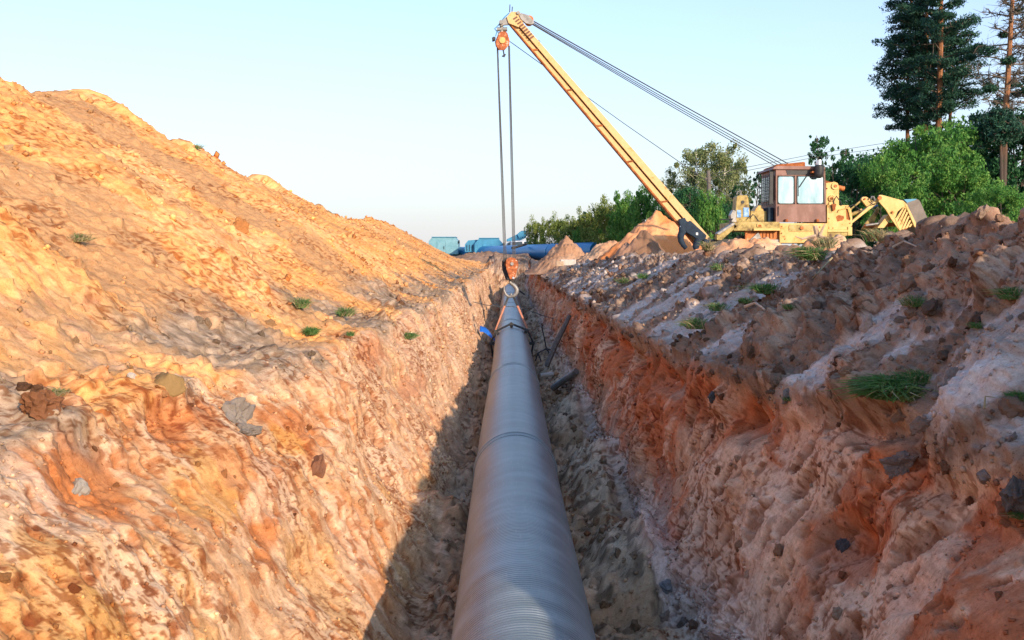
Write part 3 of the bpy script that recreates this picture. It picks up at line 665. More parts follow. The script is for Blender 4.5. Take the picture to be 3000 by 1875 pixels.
# boom head
plate('head_plate', [(1484, 50), (1498, 34), (1522, 35), (1527, 43), (1523, 52), (1534, 68), (1520, 80), (1490, 68)], 29.33, 29.36, M['boom_paint'])
plate('head_plate', [(1484, 50), (1498, 34), (1522, 35), (1527, 43), (1523, 52), (1534, 68), (1520, 80), (1490, 68)], 29.64, 29.67, M['boom_paint'])
plate('head_fork', [(1486, 48), (1466, 62), (1462, 71), (1468, 77), (1478, 73), (1497, 72)], 29.38, 29.46, M['steel'])
plate('head_fork', [(1486, 48), (1466, 62), (1462, 71), (1468, 77), (1478, 73), (1497, 72)], 29.56, 29.62, M['steel'])
for a, b, r_ in ((1468, 69, .055), (1518, 42, .05)):
    q = at(a, b, 29.5); MB(O).disc((q.x, 29.5, q.z), r_, .44).build('pin', M['steel'], pl, True)
for a, b, h in ((1493, 36, .22), (1500, 34, .14)):
    q = at(a, b, 29.5); MB(O).tube([q, q+Vector((.01, 0, h))], .014, 5).build('antenna_stub', M['dark'], pl)
mb = MB(O); mb.tube([at(a, b, 29.4) for a, b in ((1492, 38), (1478, 50), (1460, 74), (1449, 84), (1456, 90), (1452, 106))], .014, 5); mb.build('hose', M['blue'], pl)
mb = MB(O); mb.tube([at(a, b, 29.4) for a, b in ((1449, 84), (1455, 92), (1463, 98))], .01, 5); mb.build('hose', M['dark'], pl)
# topping block at right of the head
plate('topping_block', [(1520, 44), (1527, 38), (1548, 44), (1562, 60), (1566, 68), (1556, 72), (1540, 68), (1526, 56)], 29.3, 29.34, M['steel'])
plate('topping_block', [(1520, 46), (1540, 60), (1562, 66), (1558, 74), (1540, 70), (1524, 58)], 29.66, 29.7, M['orange_rust'])
for k in range(3):
    q = at(1550, 61, 29.5); MB(O).disc((q.x, 29.4+.1*k, q.z), .13, .05, 'y', 20).build('sheave', M['orange_rust'], pl, True)
# head block hanging from the tip
oct_ = [(1462, 96), (1468, 92), (1482, 92), (1487, 98), (1493, 118), (1492, 132), (1484, 140), (1478, 147), (1463, 147), (1454, 135), (1452, 122), (1459, 106)]
plate('block_cheek', oct_, 29.32, 29.35, M['chipped'])
plate('block_cheek', [(a-2, b) for a, b in oct_], 29.66, 29.69, M['yellow_dirty'])
for k in range(3):
    q = at(1473, 120, 29.5); MB(O).disc((q.x, 29.4+.1*k, q.z), .19, .06, 'y', 24).build('sheave', M['rust'], pl, True)
q = at(1472, 122, 29.5); MB(O).disc((q.x, 29.31, q.z), .09, .05).build('sheave_pin', M['yellow'], pl, True)
MB(O).tube([at(1469, 70, 29.5), at(1470, 94, 29.5)], .05, 8).build('shackle', M['steel'], pl, True)
q = at(1471, 86, 29.5); MB(O).disc(q, .06, .3, 'x').build('shackle_pin', M['steel'], pl, True)
MB(O).tube([at(1474, 146, 29.3), at(1477, 162, 29.3)], .02, 5).build('limit_rod', M['dark'], pl)
plate('limit_switch', [(1470, 164), (1478, 158), (1482, 158), (1478, 166)], 29.25, 29.35, M['dark'], 0)
plate('junction_box', [(1441, 110), (1446, 107), (1452, 108), (1450, 116), (1442, 119)], 29.4, 29.6, M['dark'], .01)
# hoist lines
for (x0, x1, dy) in ((1456, 1476.5, -.1), (1457.5, 1480, 0), (1458.5, 1483.5, .1), (1489.5, 1503, -.1), (1491.5, 1506.5, 0), (1493, 1510, .1)):
    a = at(x0, 134, 29.5+dy); b = at(x1, 766, 29.5+dy); MB(O).tube([a, b], .0125, 6).build('hoist_rope', M['rope'], pl, True)
# topping lines: from the block to the winch behind the cab
for (a0, a1, dy) in (((1564, 62), (2306, 474), 0), ((1565, 64), (2312, 478), .06), ((1562, 67), (2300, 482), .12), ((1561, 70), (2290, 485), .18), ((1560, 72), (2278, 487), .24)):
    a = at(*a0, 29.5); b = at(a1[0]+4, a1[1]+6, 31.2+dy); MB(O).tube([a, a.lerp(b, .5)+Vector((0, 0, -.02)), b], .0125, 6).build('topping_rope', M['rope'], pl, True)
a = at(1493, 121, 29.75); b = at(2157, 590, 29.75); MB(O).tube([a, a.lerp(b, .5)+Vector((0, 0, -.04)), b], .011, 6).build('winch_rope', M['rope'], pl, True)
# cab
CY0, CY1 = 29.2, 30.9
def bx(name, x0, y0, x1, y1, ya, yb, mt, bevel=.01, parent=pl): return plate(name, [(x0, y0), (x1, y0), (x1, y1), (x0, y1)], ya, yb, mt, bevel, parent)
# front wall as frame members so the panes sit in real openings
def rrect(x0, y0, x1, y1, r=6, n=4):
    o_ = []
    for cx_, cy_, a0 in ((x1-r, y0+r, -90), (x1-r, y1-r, 0), (x0+r, y1-r, 90), (x0+r, y0+r, 180)):
        for k in range(n+1):
            a = math.radians(a0+90*k/n); o_.append((cx_+r*math.cos(a), cy_+r*math.sin(a)))
    return o_
cab = bx('cab_wall', 2273, 598, 2421, 651, CY0, CY0+.06, M['brown_paint'])
bx('cab_wall', 2273, 494, 2415, 515, CY0, CY0+.06, M['brown_paint'])
bx('cab_wall', 2273, 514, 2277.5, 599, CY0+.003, CY0+.057, M['brown_paint'], .003)
bx('cab_wall', 2329, 514, 2333.5, 599, CY0+.003, CY0+.057, M['brown_paint'], .003)
plate('cab_wall', [(2414, 514), (2416.5, 494), (2421, 599), (2416, 599)], CY0+.003, CY0+.057, M['brown_paint'], .003)
for (x0, x1) in ((2278, 2328.5), (2334, 2415)):
    ring_o = rrect(x0, 515, x1, 598, 7); ring_i = rrect(x0+2.2, 517.2, x1-2.2, 595.8, 6)
    f = MB(O); po = px(ring_o, CY0); pi_ = px(ring_i, CY0); n = len(po)
    vs_ = [(a, CY0-.012, b) for a, b in po]+[(a, CY0-.012, b) for a, b in pi_]+[(a, CY0+.05, b) for a, b in po]+[(a, CY0+.05, b) for a, b in pi_]
    fs_ = []
    for i in range(n):
        j = (i+1) % n; fs_ += [(i, j, n+j, n+i), (n+i, n+j, 3*n+j, 3*n+i), (j, i, 2*n+i, 2*n+j)]
    fr = f.add(vs_, fs_).build('cab_window', M['dark'], pl)
    # corner fillers of the wall, then the pane
    MB(O).prism(px(rrect(x0+1, 516, x1-1, 597, 6), CY0+.02), CY0+.02, CY0+.03).build('pane', M['glass'], fr)
bx('cab_side', 2272, 494, 2273.6, 651, CY0+.06, CY1, M['brown_paint'], .004)
p0 = at(2273, 600, CY0); p1 = at(2273, 494, CY0); p2 = at(2273, 651, CY0)
sx = p0.x-.01
mb = MB(O); mb.box((sx-.02, (CY0+CY1)/2, (p0.z+p1.z)/2-.02), (.02, 1.3, .72)); mb.build('side_window', M['darkglass'], pl)
for k in range(9):
    mb = MB(O); z_ = p0.z+.05+k*.105; mb.tube([(sx-.12, CY0+.1, z_), (sx-.12, CY1-.15, z_)], .009, 5); mb.build('guard_bar', M['dark'], pl)
for k in range(7):
    mb = MB(O); y_ = CY0+.1+k*.22; mb.tube([(sx-.12, y_, p0.z), (sx-.12, y_, p1.z-.12)], .009, 5); mb.build('guard_bar', M['dark'], pl)
mb = MB(O); mb.box((sx-.1, CY0+.12, (p0.z+p1.z)/2), (.12, .05, 1.0)); mb.build('guard_frame', M['dark'], pl, bevel=.01)
mb = MB(O); mb.box((sx-.08, CY0+.8, p2.z+.22), (.16, 1.2, .44)); mb.build('side_step_box', M['navy'], pl, bevel=.02)
bx('cab_back', 2274, 494, 2414, 651, CY1-.04, CY1, M['brown_paint'])
bx('cab_side', 2416, 500, 2418, 651, CY0+.06, CY1, M['brown_paint'], .004)
plate('cab_roof', [(2264, 496), (2268, 489), (2278, 486), (2412, 487), (2418, 491), (2418, 497)], CY0-.06, CY1+.05, M['brown_paint'])
plate('roof_hatch', [(2271, 486), (2278, 482), (2355, 474), (2359, 476), (2359, 488), (2271, 488)], CY0+.15, CY1-.2, M['rust'])
plate('lamp_shadow_strip', [(2303, 499), (2390, 499), (2390, 512), (2307, 512)], CY0-.012, CY0-.002, M['dark'], 0)  # dark plate standing in for the lamp's cast shadow on the cab
# work lamp / exhaust stack by the right window
q = at(2399, 520, CY0-.22); mb = MB(O)
mb.tube([q+Vector((0, 0, z_)) for z_ in (-.02, .03, .1, .32, .36)], [.06, .12, .135, .135, .09], 14); mb.build('work_lamp', M['dark'], pl, True)
q2 = at(2399, 483, CY0-.22); MB(O).tube([q2, q2+Vector((0, 0, .14))], .085, 14).build('lamp_top', M['bright_steel'], pl, True)
MB(O).box((q.x-.1, CY0-.12, q.z+.16), (.2, .2, .05)).build('lamp_bracket', M['rust'], pl)
MB(O).tube([at(2367, 512, CY0-.03), at(2342, 549, CY0-.03)], .01, 5).build('wiper_arm', M['dark'], pl)
MB(O).tube([at(2338, 520, CY0-.03), at(2339, 575, CY0-.03)], .012, 5).build('wiper_blade', M['dark'], pl)
# chassis
bx('chassis_beam', 2284, 654, 2424, 712, CY0-.12, 31.2, M['yellow'])
bx('fender', 2150, 650, 2284, 676, CY0-.18, 31.0, M['yellow_dirty'])
bx('fender_trim', 2208, 669, 2286, 676, CY0-.24, CY0-.18, M['yellow'])
bx('toolbox_lid', 2218, 655, 2234, 665, CY0-.21, CY0-.18, M['yellow'])
bx('tool_opening', 2221, 658, 2231, 664, CY0-.214, CY0-.21, M['rust'], 0)
plate('recess_panel', rrect(2311, 658, 2385, 678, 4), CY0-.135, CY0-.12, M['yellow_dirty'], .002)
q = at(2349, 668, CY0-.15); MB(O).disc((q.x, CY0-.15, q.z), .055, .05, 'y', 6).build('filler_cap', M['orange_rust'], pl)
for a, b in ((2290, 663), (2290, 683), (2402, 665), (2412, 665), (2300, 700)):
    q = at(a, b, CY0-.13); MB(O).disc((q.x, CY0-.13, q.z), .018, .03, 'y', 6).build('bolt', M['rust'], pl)
for a, b in ((2304, 646), (2395, 646)):
    q = at(a, b, CY0-.05); MB(O).box((q.x, CY0-.05, q.z), (.07, .08, .08)).build('cab_mount', M['rust'], pl)
bx('side_panel', 2183, 676, 2284, 705, CY0-.02, CY0+.05, M['orange_rust'])
plate('side_panel', [(2200, 700), (2222, 680), (2232, 700), (2284, 702), (2284, 712), (2190, 712)], CY0-.07, CY0-.03, M['steel'])
bx('frame_rail', 2165, 690, 2290, 716, CY0+.2, CY0+.5, M['dark'])
# tracks, mostly hidden by soil
for xx in (7.6, 10.6):
    tr = MB(O).prism([(xx-.28, -1.0), (xx+.28, -1.0), (xx+.28, -.25), (xx-.28, -.25)], 28.4, 32.6).build('track_frame', M['dark'], pl, bevel=.1)
    for k in range(20):
        y_ = 28.45+k*.21; MB(O).box((xx, y_, -.215), (.62, .17, .05)).build('track_shoe', M['rust'], tr).parent = tr
for o_ in list(bpy.data.objects):
    if o_.name.startswith('track_shoe'): pass
# left winch tower
plate('winch_tower', [(2153, 650), (2159, 576), (2165, 572), (2188, 572), (2192, 577), (2200, 650)], CY0+.05, CY0+.55, M['yellow_dirty'])
q = at(2176, 592, CY0+.04); MB(O).disc((q.x, CY0+.045, q.z), .05, .02, 'y', 14).build('shaft_hole', M['dark'], pl, True)
bx('blue_plate', 2159, 615, 2171, 637, CY0+.035, CY0+.05, M['blue_plate'], 0)
bx('blue_plate', 2178, 608, 2194, 635, CY0+.035, CY0+.05, M['blue_plate'], 0)
mb = MB(O); mb.tube([at(a, b, CY0+.3) for a, b in ((2168, 572), (2170, 562), (2162, 560), (2158, 570))], .02, 6); mb.build('rope_guide', M['steel'], pl)
MB(O).tube([at(2172, 574, CY0+.3), at(2171, 558, CY0+.3)], .016, 6).build('rope_guide', M['steel'], pl)
bx('engine_cover', 2200, 618, 2246, 650, CY0+.35, CY1, M['yellow_dirty'])
plate('engine_cover', [(2214, 612), (2222, 602), (2232, 602), (2234, 612), (2240, 618), (2212, 618)], CY0+.4, CY0+.9, M['yellow'])
plate('side_arm', [(2152, 655), (2160, 664), (2114, 703), (2100, 703), (2100, 686)], CY0-.18, CY0+.08, M['yellow_dirty'])
plate('side_arm', [(2148, 652), (2156, 656), (2106, 688), (2100, 684)], CY0-.21, CY0+.11, M['steel'])
plate('hydraulic_block', [(2144, 650), (2140, 630), (2148, 615), (2156, 618), (2158, 652)], CY0, CY0+.3, M['steel'])
MB(O).tube([at(2112, 643, CY0), at(2146, 643, CY0)], .02, 6).build('lever', M['dark'], pl)
plate('boom_bracket', [(2066, 712), (2092, 700), (2170, 700), (2170, 716), (2070, 726)], CY0+.1, CY0+.5, M['dark'])
# winch frame at the right of the cab
plate('winch_plate', [(2420, 600), (2420, 536), (2436, 534), (2444, 532), (2454, 536), (2458, 545), (2458, 602)], CY0+.1, CY0+.16, M['yellow'])
plate('winch_plate', [(2420, 600), (2420, 530), (2436, 534), (2444, 532), (2454, 536), (2458, 545), (2458, 602)], CY0+.7, CY0+.76, M['yellow'])
for (a, b, r_, mt) in ((2446, 545, .1, 'yellow'), (2447, 545, .045, 'orange_rust'), (2435.6, 581, .088, 'yellow'), (2435.6, 581, .04, 'rust'), (2421.5, 552.5, .02, 'rust')):
    q = at(a, b, CY0+.08); MB(O).disc((q.x, CY0+.085-.02*(r_ < .06), q.z), r_, .05, 'y', 18).build('winch_hub', M[mt], pl, True)
for k in range(10):
    a_ = 2*PI*k/10; q = at(2435.6, 581, CY0+.07); MB(O).disc((q.x+.075*math.cos(a_), CY0+.065, q.z+.075*math.sin(a_)), .012, .03, 'y', 6).build('bolt', M['rust'], pl)
MB(O).tube([at(2456, 549, CY0+.4), at(2473, 553, CY0+.4)], .07, 12).build('winch_drum', M['orange_rust'], pl, True)
plate('winch_brace', [(2418, 528), (2424, 530), (2446, 536), (2440, 540), (2418, 538)], CY0+.2, CY0+.5, M['rust'])
# hydraulic cabinet
plate('cabinet', [(2423, 601), (2486, 601), (2494, 615), (2497, 635), (2497, 660), (2483, 673), (2423, 673)], CY0-.05, CY0+.9, M['yellow'])
plate('cabinet_patch', [(2449, 635), (2456, 630), (2472, 633), (2473, 640), (2468, 646), (2453, 649)], CY0-.054, CY0-.051, M['rust'], 0)
plate('cabinet_patch', [(2479, 612), (2486, 612), (2492, 640), (2490, 646), (2480, 642)], CY0-.054, CY0-.051, M['rust'], 0)
MB(O).tube([at(a, b, CY0-.08) for a, b in ((2455, 622), (2458, 615), (2478, 610), (2484, 612), (2492, 642))], .014, 6).build('handrail', M['yellow'], pl)
bx('cabinet_slot', 2429, 601.5, 2437, 624, CY0-.058, CY0-.052, M['yellow_dirty'], 0)
plate('rust_mount', [(2437, 598), (2450, 597), (2447, 616), (2440, 618)], CY0-.12, CY0-.05, M['rust'])
bx('cabinet_sill', 2424, 673, 2484, 680, CY0-.1, CY0+.8, M['yellow'])
bx('cabinet_sill', 2484, 664, 2497, 690, CY0-.08, CY0+.7, M['yellow'])
plate('rear_frame', [(2424, 680), (2484, 680), (2484, 690), (2460, 698), (2424, 696)], CY0-.06, CY0+.7, M['yellow_dirty'])
# counterweight and its linkage
lo = CY0-.1
def rod(name, a, b, Y, r_, mt, r2=None): MB(O).tube([at(*a, Y), at(*b, Y)], [r_, r2 or r_], 10).build(name, M[mt], pl, True)
rod('cylinder_barrel', (2493, 629), (2526, 617), lo+.35, .055, 'yellow_dirty')
rod('cylinder_gland', (2518, 620), (2526, 617), lo+.35, .07, 'yellow')
rod('cylinder_rod', (2526, 617), (2572, 602), lo+.35, .03, 'blue_plate')
plate('linkage_arm', [(2495, 648), (2496, 655), (2578, 590), (2576, 582), (2568, 584)], lo+.1, lo+.2, M['yellow'])
rod('linkage_rod', (2490, 616), (2524, 586), lo+.8, .028, 'yellow_dirty')
plate('linkage_bracket', [(2523, 584), (2527, 577), (2537, 576), (2552, 583), (2562, 592), (2548, 607), (2540, 607)], lo+.7, lo+.8, M['yellow'])
q = at(2533, 583, lo+.69); MB(O).disc((q.x, lo+.69, q.z), .03, .05).build('pin', M['rust'], pl, True)
mb = MB(O); mb.tube([at(a, b, lo+.6) for a, b in ((2552, 582), (2554, 576), (2559, 576), (2564, 588))], .025, 6); mb.build('hook_lug', M['steel'], pl)
for i_, yy in enumerate((lo, lo+1.0)):
    cw = plate('counterweight_plate', [(2572, 578), (2576, 571), (2584, 571), (2647, 588), (2654, 596), (2657, 612), (2644, 608), (2630, 620), (2622, 640), (2636, 677), (2610, 640), (2596, 615), (2574, 590)], yy, yy+.06, M['yellow'])
q = at(2577, 580, lo-.02); MB(O).disc((q.x, lo-.01, q.z), .06, .06).build('pin', M['orange_rust'], pl, True)
q = at(2614, 622, lo-.02); MB(O).disc((q.x, lo-.01, q.z), .03, .06).build('pin', M['rust'], pl, True)
# slotted lower plate: bars with real gaps
sl_ = [((2645, 609), (2622, 644), (2626, 652)), ((2652, 611), (2628, 655), (2633, 664)), ((2657, 620), (2634, 665), (2639, 674)), ((2661, 632), (2642, 672), (2648, 672)), ((2665, 645), (2651, 670), (2658, 668)), ((2669, 655), (2661, 666), (2667, 665))]
for (a, b, c2) in sl_:
    plate('slat', [a, (a[0]+4.5, a[1]+1), (c2[0]+1, c2[1]), b], lo+.01, lo+.05, M['yellow'], .003)
plate('counterweight_edge', [(2650, 596), (2657, 598), (2688, 662), (2680, 666)], lo-.01, lo+.3, M['yellow'])
plate('counterweight_edge', [(2621, 638), (2626, 640), (2643, 676), (2637, 680)], lo-.012, lo+.1, M['yellow'])
plate('slot_backing', [(2626, 640), (2646, 612), (2656, 612), (2676, 664), (2644, 676)], lo+.2, lo+.24, M['rust'], 0)
bk_ = plate('counterweight_block', [(2650, 586), (2690, 584), (2696, 590), (2718, 640), (2722, 668), (2685, 680), (2656, 600)], lo+.08, lo+1.1, M['greybrown'])
bk_['label'] = 'grey steel counterweight block'
plate('blue_cover', [(2648, 584), (2686, 582.5), (2682, 586), (2658, 594)], lo+.06, lo+.5, M['blue'], 0)
plate('lower_arm', [(2602, 628), (2612, 640), (2590, 668), (2570, 668)], lo+.15, lo+.5, M['yellow'])
plate('lower_frame', [(2524, 672), (2536, 652), (2560, 625), (2572, 605), (2578, 612), (2562, 650), (2566, 668), (2560, 674)], lo+.6, lo+.66, M['yellow_dirty'])
plate('lower_frame', [(2534, 656), (2580, 652), (2622, 652), (2622, 664), (2530, 666)], lo+.5, lo+.56, M['rust'])
rod('cross_tube', (2536, 660), (2575, 655), lo+.3, .035, 'steel')

for pts, r_ in ((((2440, 602), (2443, 588), (2450, 575), (2462, 590), (2466, 602)), .018), (((2486, 606), (2500, 600), (2516, 612), (2522, 618)), .014), (((2545, 590), (2556, 598), (2570, 596), (2577, 588)), .014), (((2196, 640), (2206, 628), (2214, 636), (2222, 648)), .016), (((2146, 640), (2136, 648), (2138, 660), (2150, 668)), .014)):
    MB(O).tube([at(a, b, lo+.02) for a, b in pts], r_, 6).build('hydraulic_hose', M['dark'], pl, True)
for a in (2226, 2236, 2246, 2256, 2266):
    MB(O).tube([at(a, 698, CY0-.04), at(a, 680, CY0-.04)], .012, 5).build('side_rib', M['rust'], pl)
for a, b in ((2428, 606), (2428, 640), (2428, 668), (2490, 654), (2478, 606), (2440, 668)):
    q = at(a, b, CY0-.05); MB(O).disc((q.x, CY0-.055, q.z), .016, .03, 'y', 6).build('bolt', M['rust'], pl)
MB(O).tube([at(2281, 604, CY0-.04), at(2281, 632, CY0-.04)], .012, 6).build('grab_handle', M['dark'], pl)
# dark jacket left over the foot of the boom, sleeves hanging
jk = thing('jacket', 'dark navy work jacket slung over the foot of the boom', 'jacket', at(2030, 690, 29.3))
def jp_(pts, y0, y1, name, sm=.03):
    o_ = MB(jk.location).prism(px(pts, 29.3), y0, y1).build(name, M['navy'], jk, True)
    b = o_.modifiers.new('bevel', 'BEVEL'); b.width = sm; b.segments = 3; return o_
jp_([(1987, 642), (2006, 638), (2010, 648), (2016, 650), (2021, 646), (2069, 690), (2064, 703), (2046, 708), (2030, 694), (2010, 682), (1996, 668), (1988, 656)], 29.2, 29.34, 'jacket_body')
mb = MB(jk.location); mb.tube([at(a, b, 29.26) for a, b in ((1998, 664), (1999, 678), (1994, 692), (1995, 706), (2002, 718), (2010, 728))], [.10, .11, .10, .085, .075, .06], 10); mb.build('jacket_sleeve', M['navy'], jk, True)
mb = MB(jk.location); mb.tube([at(a, b, 29.26) for a, b in ((2046, 700), (2043, 712), (2038, 722), (2040, 730))], [.1, .11, .1, .08], 10); mb.build('jacket_sleeve', M['navy'], jk, True)
mb = MB(jk.location); mb.tube([at(a, b, 29.26) for a, b in ((2062, 704), (2068, 712), (2073, 718), (2070, 725))], [.08, .13, .13, .07], 10); mb.build('jacket_hood', M['navy'], jk, True)
q = at(2042, 685, 29.18); MB(jk.location).box(q, (.06, .012, .07)).build('badge', M['white'], jk)
mb = MB(jk.location); mb.tube([at(a, b, 29.2) for a, b in ((1992, 662), (2000, 672), (2008, 680))], .012, 5); mb.build('zip', M['bright_steel'], jk)

# ---------------------------------------------------------------- far end: blue pipe, huts, truck
bp = thing('blue_pipeline', 'bright blue pipeline lying across the ground behind the trench', 'pipe', at(1500, 760, 88))
ends = [at(1240, 757, 128), at(1470, 741, 92), at(1640, 737, 80), at(1860, 732, 70)]
ends = [at(1240, 748, 118), at(1345, 742, 104), at(1460, 741, 92), at(1620, 738, 80), at(1750, 735, 74)]
for i in range(4):
    MB(bp.location).tube([ends[i], ends[i+1].lerp(ends[i], .003)], .66, 32).build('pipe_section', M['bluepipe'], bp, True)
    if i: MB(bp.location).tube([ends[i]-Vector((.12, 0, 0)), ends[i]+Vector((.12, 0, 0))], .68, 32).build('weld_band', M['blue'], bp, True)
mb = MB(bp.location); a = at(1542, 715, 84); mb.tube([a, a+Vector((-1.2, -.9, -.35))], .12, 6); mb.build('strap', M['dark'], bp)
def hut(x0, y0, x1, y1, Y, depth, label, chamf, mt, sidew):
    t = thing('site_hut', label, 'hut', at((x0+x1)/2, y1, Y), 'blue site huts beyond the pipeline'); o0 = t.location
    MB(o0).prism(px([(x0, y1), (x0, y0+chamf[1]), (x0+chamf[0], y0), (x1-chamf[0], y0), (x1, y0+chamf[1]), (x1, y1)], Y), Y, Y+depth).build('hut_body', M[mt], t, bevel=.03)
    w_ = x1-x0
    MB(o0).prism(px([(x0+chamf[0]-2, y0-1.5), (x1-chamf[0]+2, y0-1.5), (x1-chamf[0]+1, y0+.5), (x0+chamf[0]-1, y0+.5)], Y), Y-.1, Y+depth+.1).build('roof_ridge', M['blue'], t)
    d = MB(o0).prism(px([(x0+w_*.28, y0+chamf[1]+2), (x0+w_*.55, y0+chamf[1]+2), (x0+w_*.55, y1), (x0+w_*.28, y1)], Y), Y-.05, Y-.003).build('door', M[mt], t, bevel=.02)
    MB(o0).prism(px([(x0+w_*.58, y0+chamf[1]+1), (x0+w_*.8, y0+chamf[1]+1), (x0+w_*.8, y1-3), (x0+w_*.58, y1-3)], Y), Y-.04, Y-.003).build('side_panel', M[mt], t, bevel=.02)
    q = at(x0+w_*.52, (y0+y1)/2+6, Y-.09); MB(o0).box(q, (.06, .06, .3)).build('handle', M['dark'], d)
    q = at(x1+1.5, y0+chamf[1]+2, Y); MB(o0).tube([q+Vector((0, 0, -.15)), q+Vector((.05, -.1, .15))], .08, 6).build('lamp', M['dark'], t)
    return t
hut(1256, 695, 1342, 745, 100, 4, 'pale grey blue hut with sloping roof edges, leftmost beyond the pipeline', (10, 12), 'teal', 0)
h2 = hut(1390, 698, 1474, 742, 96, 4, 'bright teal blue hut nearest the hoist ropes', (14, 16), 'blue', 0)
o0 = h2.location
MB(o0).prism(px([(1361, 738), (1361, 716), (1371, 704), (1398, 702), (1391, 714), (1391, 738)], 96), 96.6, 99.5).build('side_wing', M['blue'], h2)
for k in range(3): 
    q = at(1368+8*k, 726, 96.5); MB(o0).box((q.x, 96.55, q.z), (.03, .1, .6)).build('panel_seam', M['dark'], h2)
tk = thing('crane_truck', 'blue crane truck with folded telescopic boom behind the pipeline', 'truck', at(1530, 735, 92)); o0 = tk.location
cbk = MB(o0).prism(px([(1482, 728), (1483, 714), (1496, 706), (1558, 704), (1568, 707), (1571, 722), (1571, 730)], 92), 92, 94.2).build('cab', M['white'], tk, bevel=.1)
MB(o0).prism(px([(1484, 721), (1487, 713), (1495, 708), (1496, 721)], 92), 91.95, 92).build('window', M['darkglass'], tk)
MB(o0).prism(px([(1501, 721), (1501, 709), (1530, 708), (1532, 720)], 92), 91.95, 92).build('window', M['darkglass'], tk)
MB(o0).prism(px([(1536, 720), (1536, 708), (1556, 707), (1563, 719)], 92), 91.95, 92).build('window', M['darkglass'], tk)
for (pl4, n_) in (([(1484, 708), (1484, 701), (1515, 686), (1524, 680), (1541, 678), (1542, 696), (1525, 704), (1498, 706)], 'boom_box'), ([(1515, 686), (1524, 678), (1544, 676), (1546, 690), (1520, 700)], 'boom_box')):
    MB(o0).prism(px(pl4, 92), 92.4 if len(pl4) > 6 else 92.2, 93.2).build(n_, M['blue'], tk, bevel=.05)
MB(o0).prism(px([(1541, 677), (1546, 674), (1554, 674), (1556, 690), (1556, 702), (1546, 704), (1547, 696)], 92), 92.1, 93.3).build('boom_head', M['dark'], tk, bevel=.05)
for k in range(3):
    q = at(1548+1.5*k, 682+6*k, 92); MB(o0).disc((q.x, 92.05, q.z), .16, .1).build('sheave', M['steel'], tk, True)
MB(o0).tube([at(1526, 678, 92.5), at(1544, 677, 92.5)], .05, 5).build('rail', M['dark'], tk)
MB(o0).tube([at(1536, 677, 92.5), at(1536, 667, 92.5)], .04, 5).build('antenna', M['dark'], tk)
MB(o0).prism(px([(1480, 728), (1575, 728), (1575, 742), (1480, 742)], 92), 92.2, 94).build('chassis', M['dark'], tk)
for a in (1495, 1555):
    q = at(a, 748, 92); MB(o0).disc((q.x, 92.2, q.z), .5, .35, 'y', 20).build('wheel', M['dark'], tk, True)

# concrete block and timber in the sunny hollow
Yb = 40
cb = thing('concrete_block', 'pale concrete block lying in the sunlit gap between the mounds', 'block', at(1655, 778, Yb))
MB(cb.location).box(at(1664, 769, Yb), (.62, .45, .24)).build('block_body', M['concrete'], cb, bevel=.02)
MB(cb.location).box(at(1640, 773, Yb-.3), (.3, .3, .2)).build('block_end', M['palewood'], cb, bevel=.02)

# ---------------------------------------------------------------- sampling the terrain
def ground_at(U0, y0):
    ir = int(np.argmin(abs(rows-y0))); ic = int(np.argmin(abs(zone+tt-U0)))
    return Vector(PV[ir, ic]), Vector((NX[ir, ic], NY[ir, ic], NZ[ir, ic])), col[ir, ic]
# pixel -> surface lookup (nearest terrain vertex to the measured direction, front-most)
flat = PV[60:].reshape(-1, 3); flatU = U[60:].reshape(-1); flatC = col[60:].reshape(-1, 3)
flatN = np.stack([NX, NY, NZ], -1)[60:].reshape(-1, 3)
rt = np.array(RT); up = np.array(UP); fw = np.array(FW)
dz = flat @ fw; sxp = 1500+F*(flat @ rt)/dz; syp = 937.5-F*(flat @ up)/dz
def hit(px_, py_, r_=6):
    m_ = np.where((np.abs(sxp-px_) < r_) & (np.abs(syp-py_) < r_))[0]
    if len(m_) == 0: return hit(px_, py_, r_*2)
    fr_ = m_[((flatN[m_]*flat[m_]).sum(1) < 0)]
    if len(fr_): m_ = fr_
    k = m_[np.argmin(dz[m_])]
    return Vector(flat[k]), Vector(flatN[k]), flatC[k], dz[k]

# ---------------------------------------------------------------- clods and stones
from mathutils import noise as mnoise
def rockmesh(seed, n=3, rough=.28):
    import bmesh
    bm = bmesh.new(); bmesh.ops.create_icosphere(bm, subdivisions=n, radius=1)
    rnd = random.Random(seed); ax = [Vector((rnd.gauss(0, 1), rnd.gauss(0, 1), rnd.gauss(0, 1))).normalized() for _ in range(16)]; dd = [rnd.uniform(.5, .95) for _ in ax]
    of = Vector((seed*3.1, seed*1.7, 0))
    for v in bm.verts:
        p_ = v.co.copy()
        for a_, d_ in zip(ax, dd):
            e = p_.dot(a_)-d_
            if e > 0: p_ -= a_*e*.9
        p_ *= 1+rough*(mnoise.noise(p_*1.6+of)*.9+mnoise.noise(p_*4+of)*.6+mnoise.noise(p_*9+of)*.35)
        v.co = p_
    me = bpy.data.meshes.new('clod'); bm.to_mesh(me); bm.free(); me.materials.append(M['clod'])
    return me
crag = [rockmesh(60+k, 4, .55) for k in range(5)]
rocks = [rockmesh(k, 3, .45) for k in range(8)]
smooth_rocks = [rockmesh(40+k, 4, .16) for k in range(3)]
for me in smooth_rocks: me.polygons.foreach_set('use_smooth', [True]*len(me.polygons))
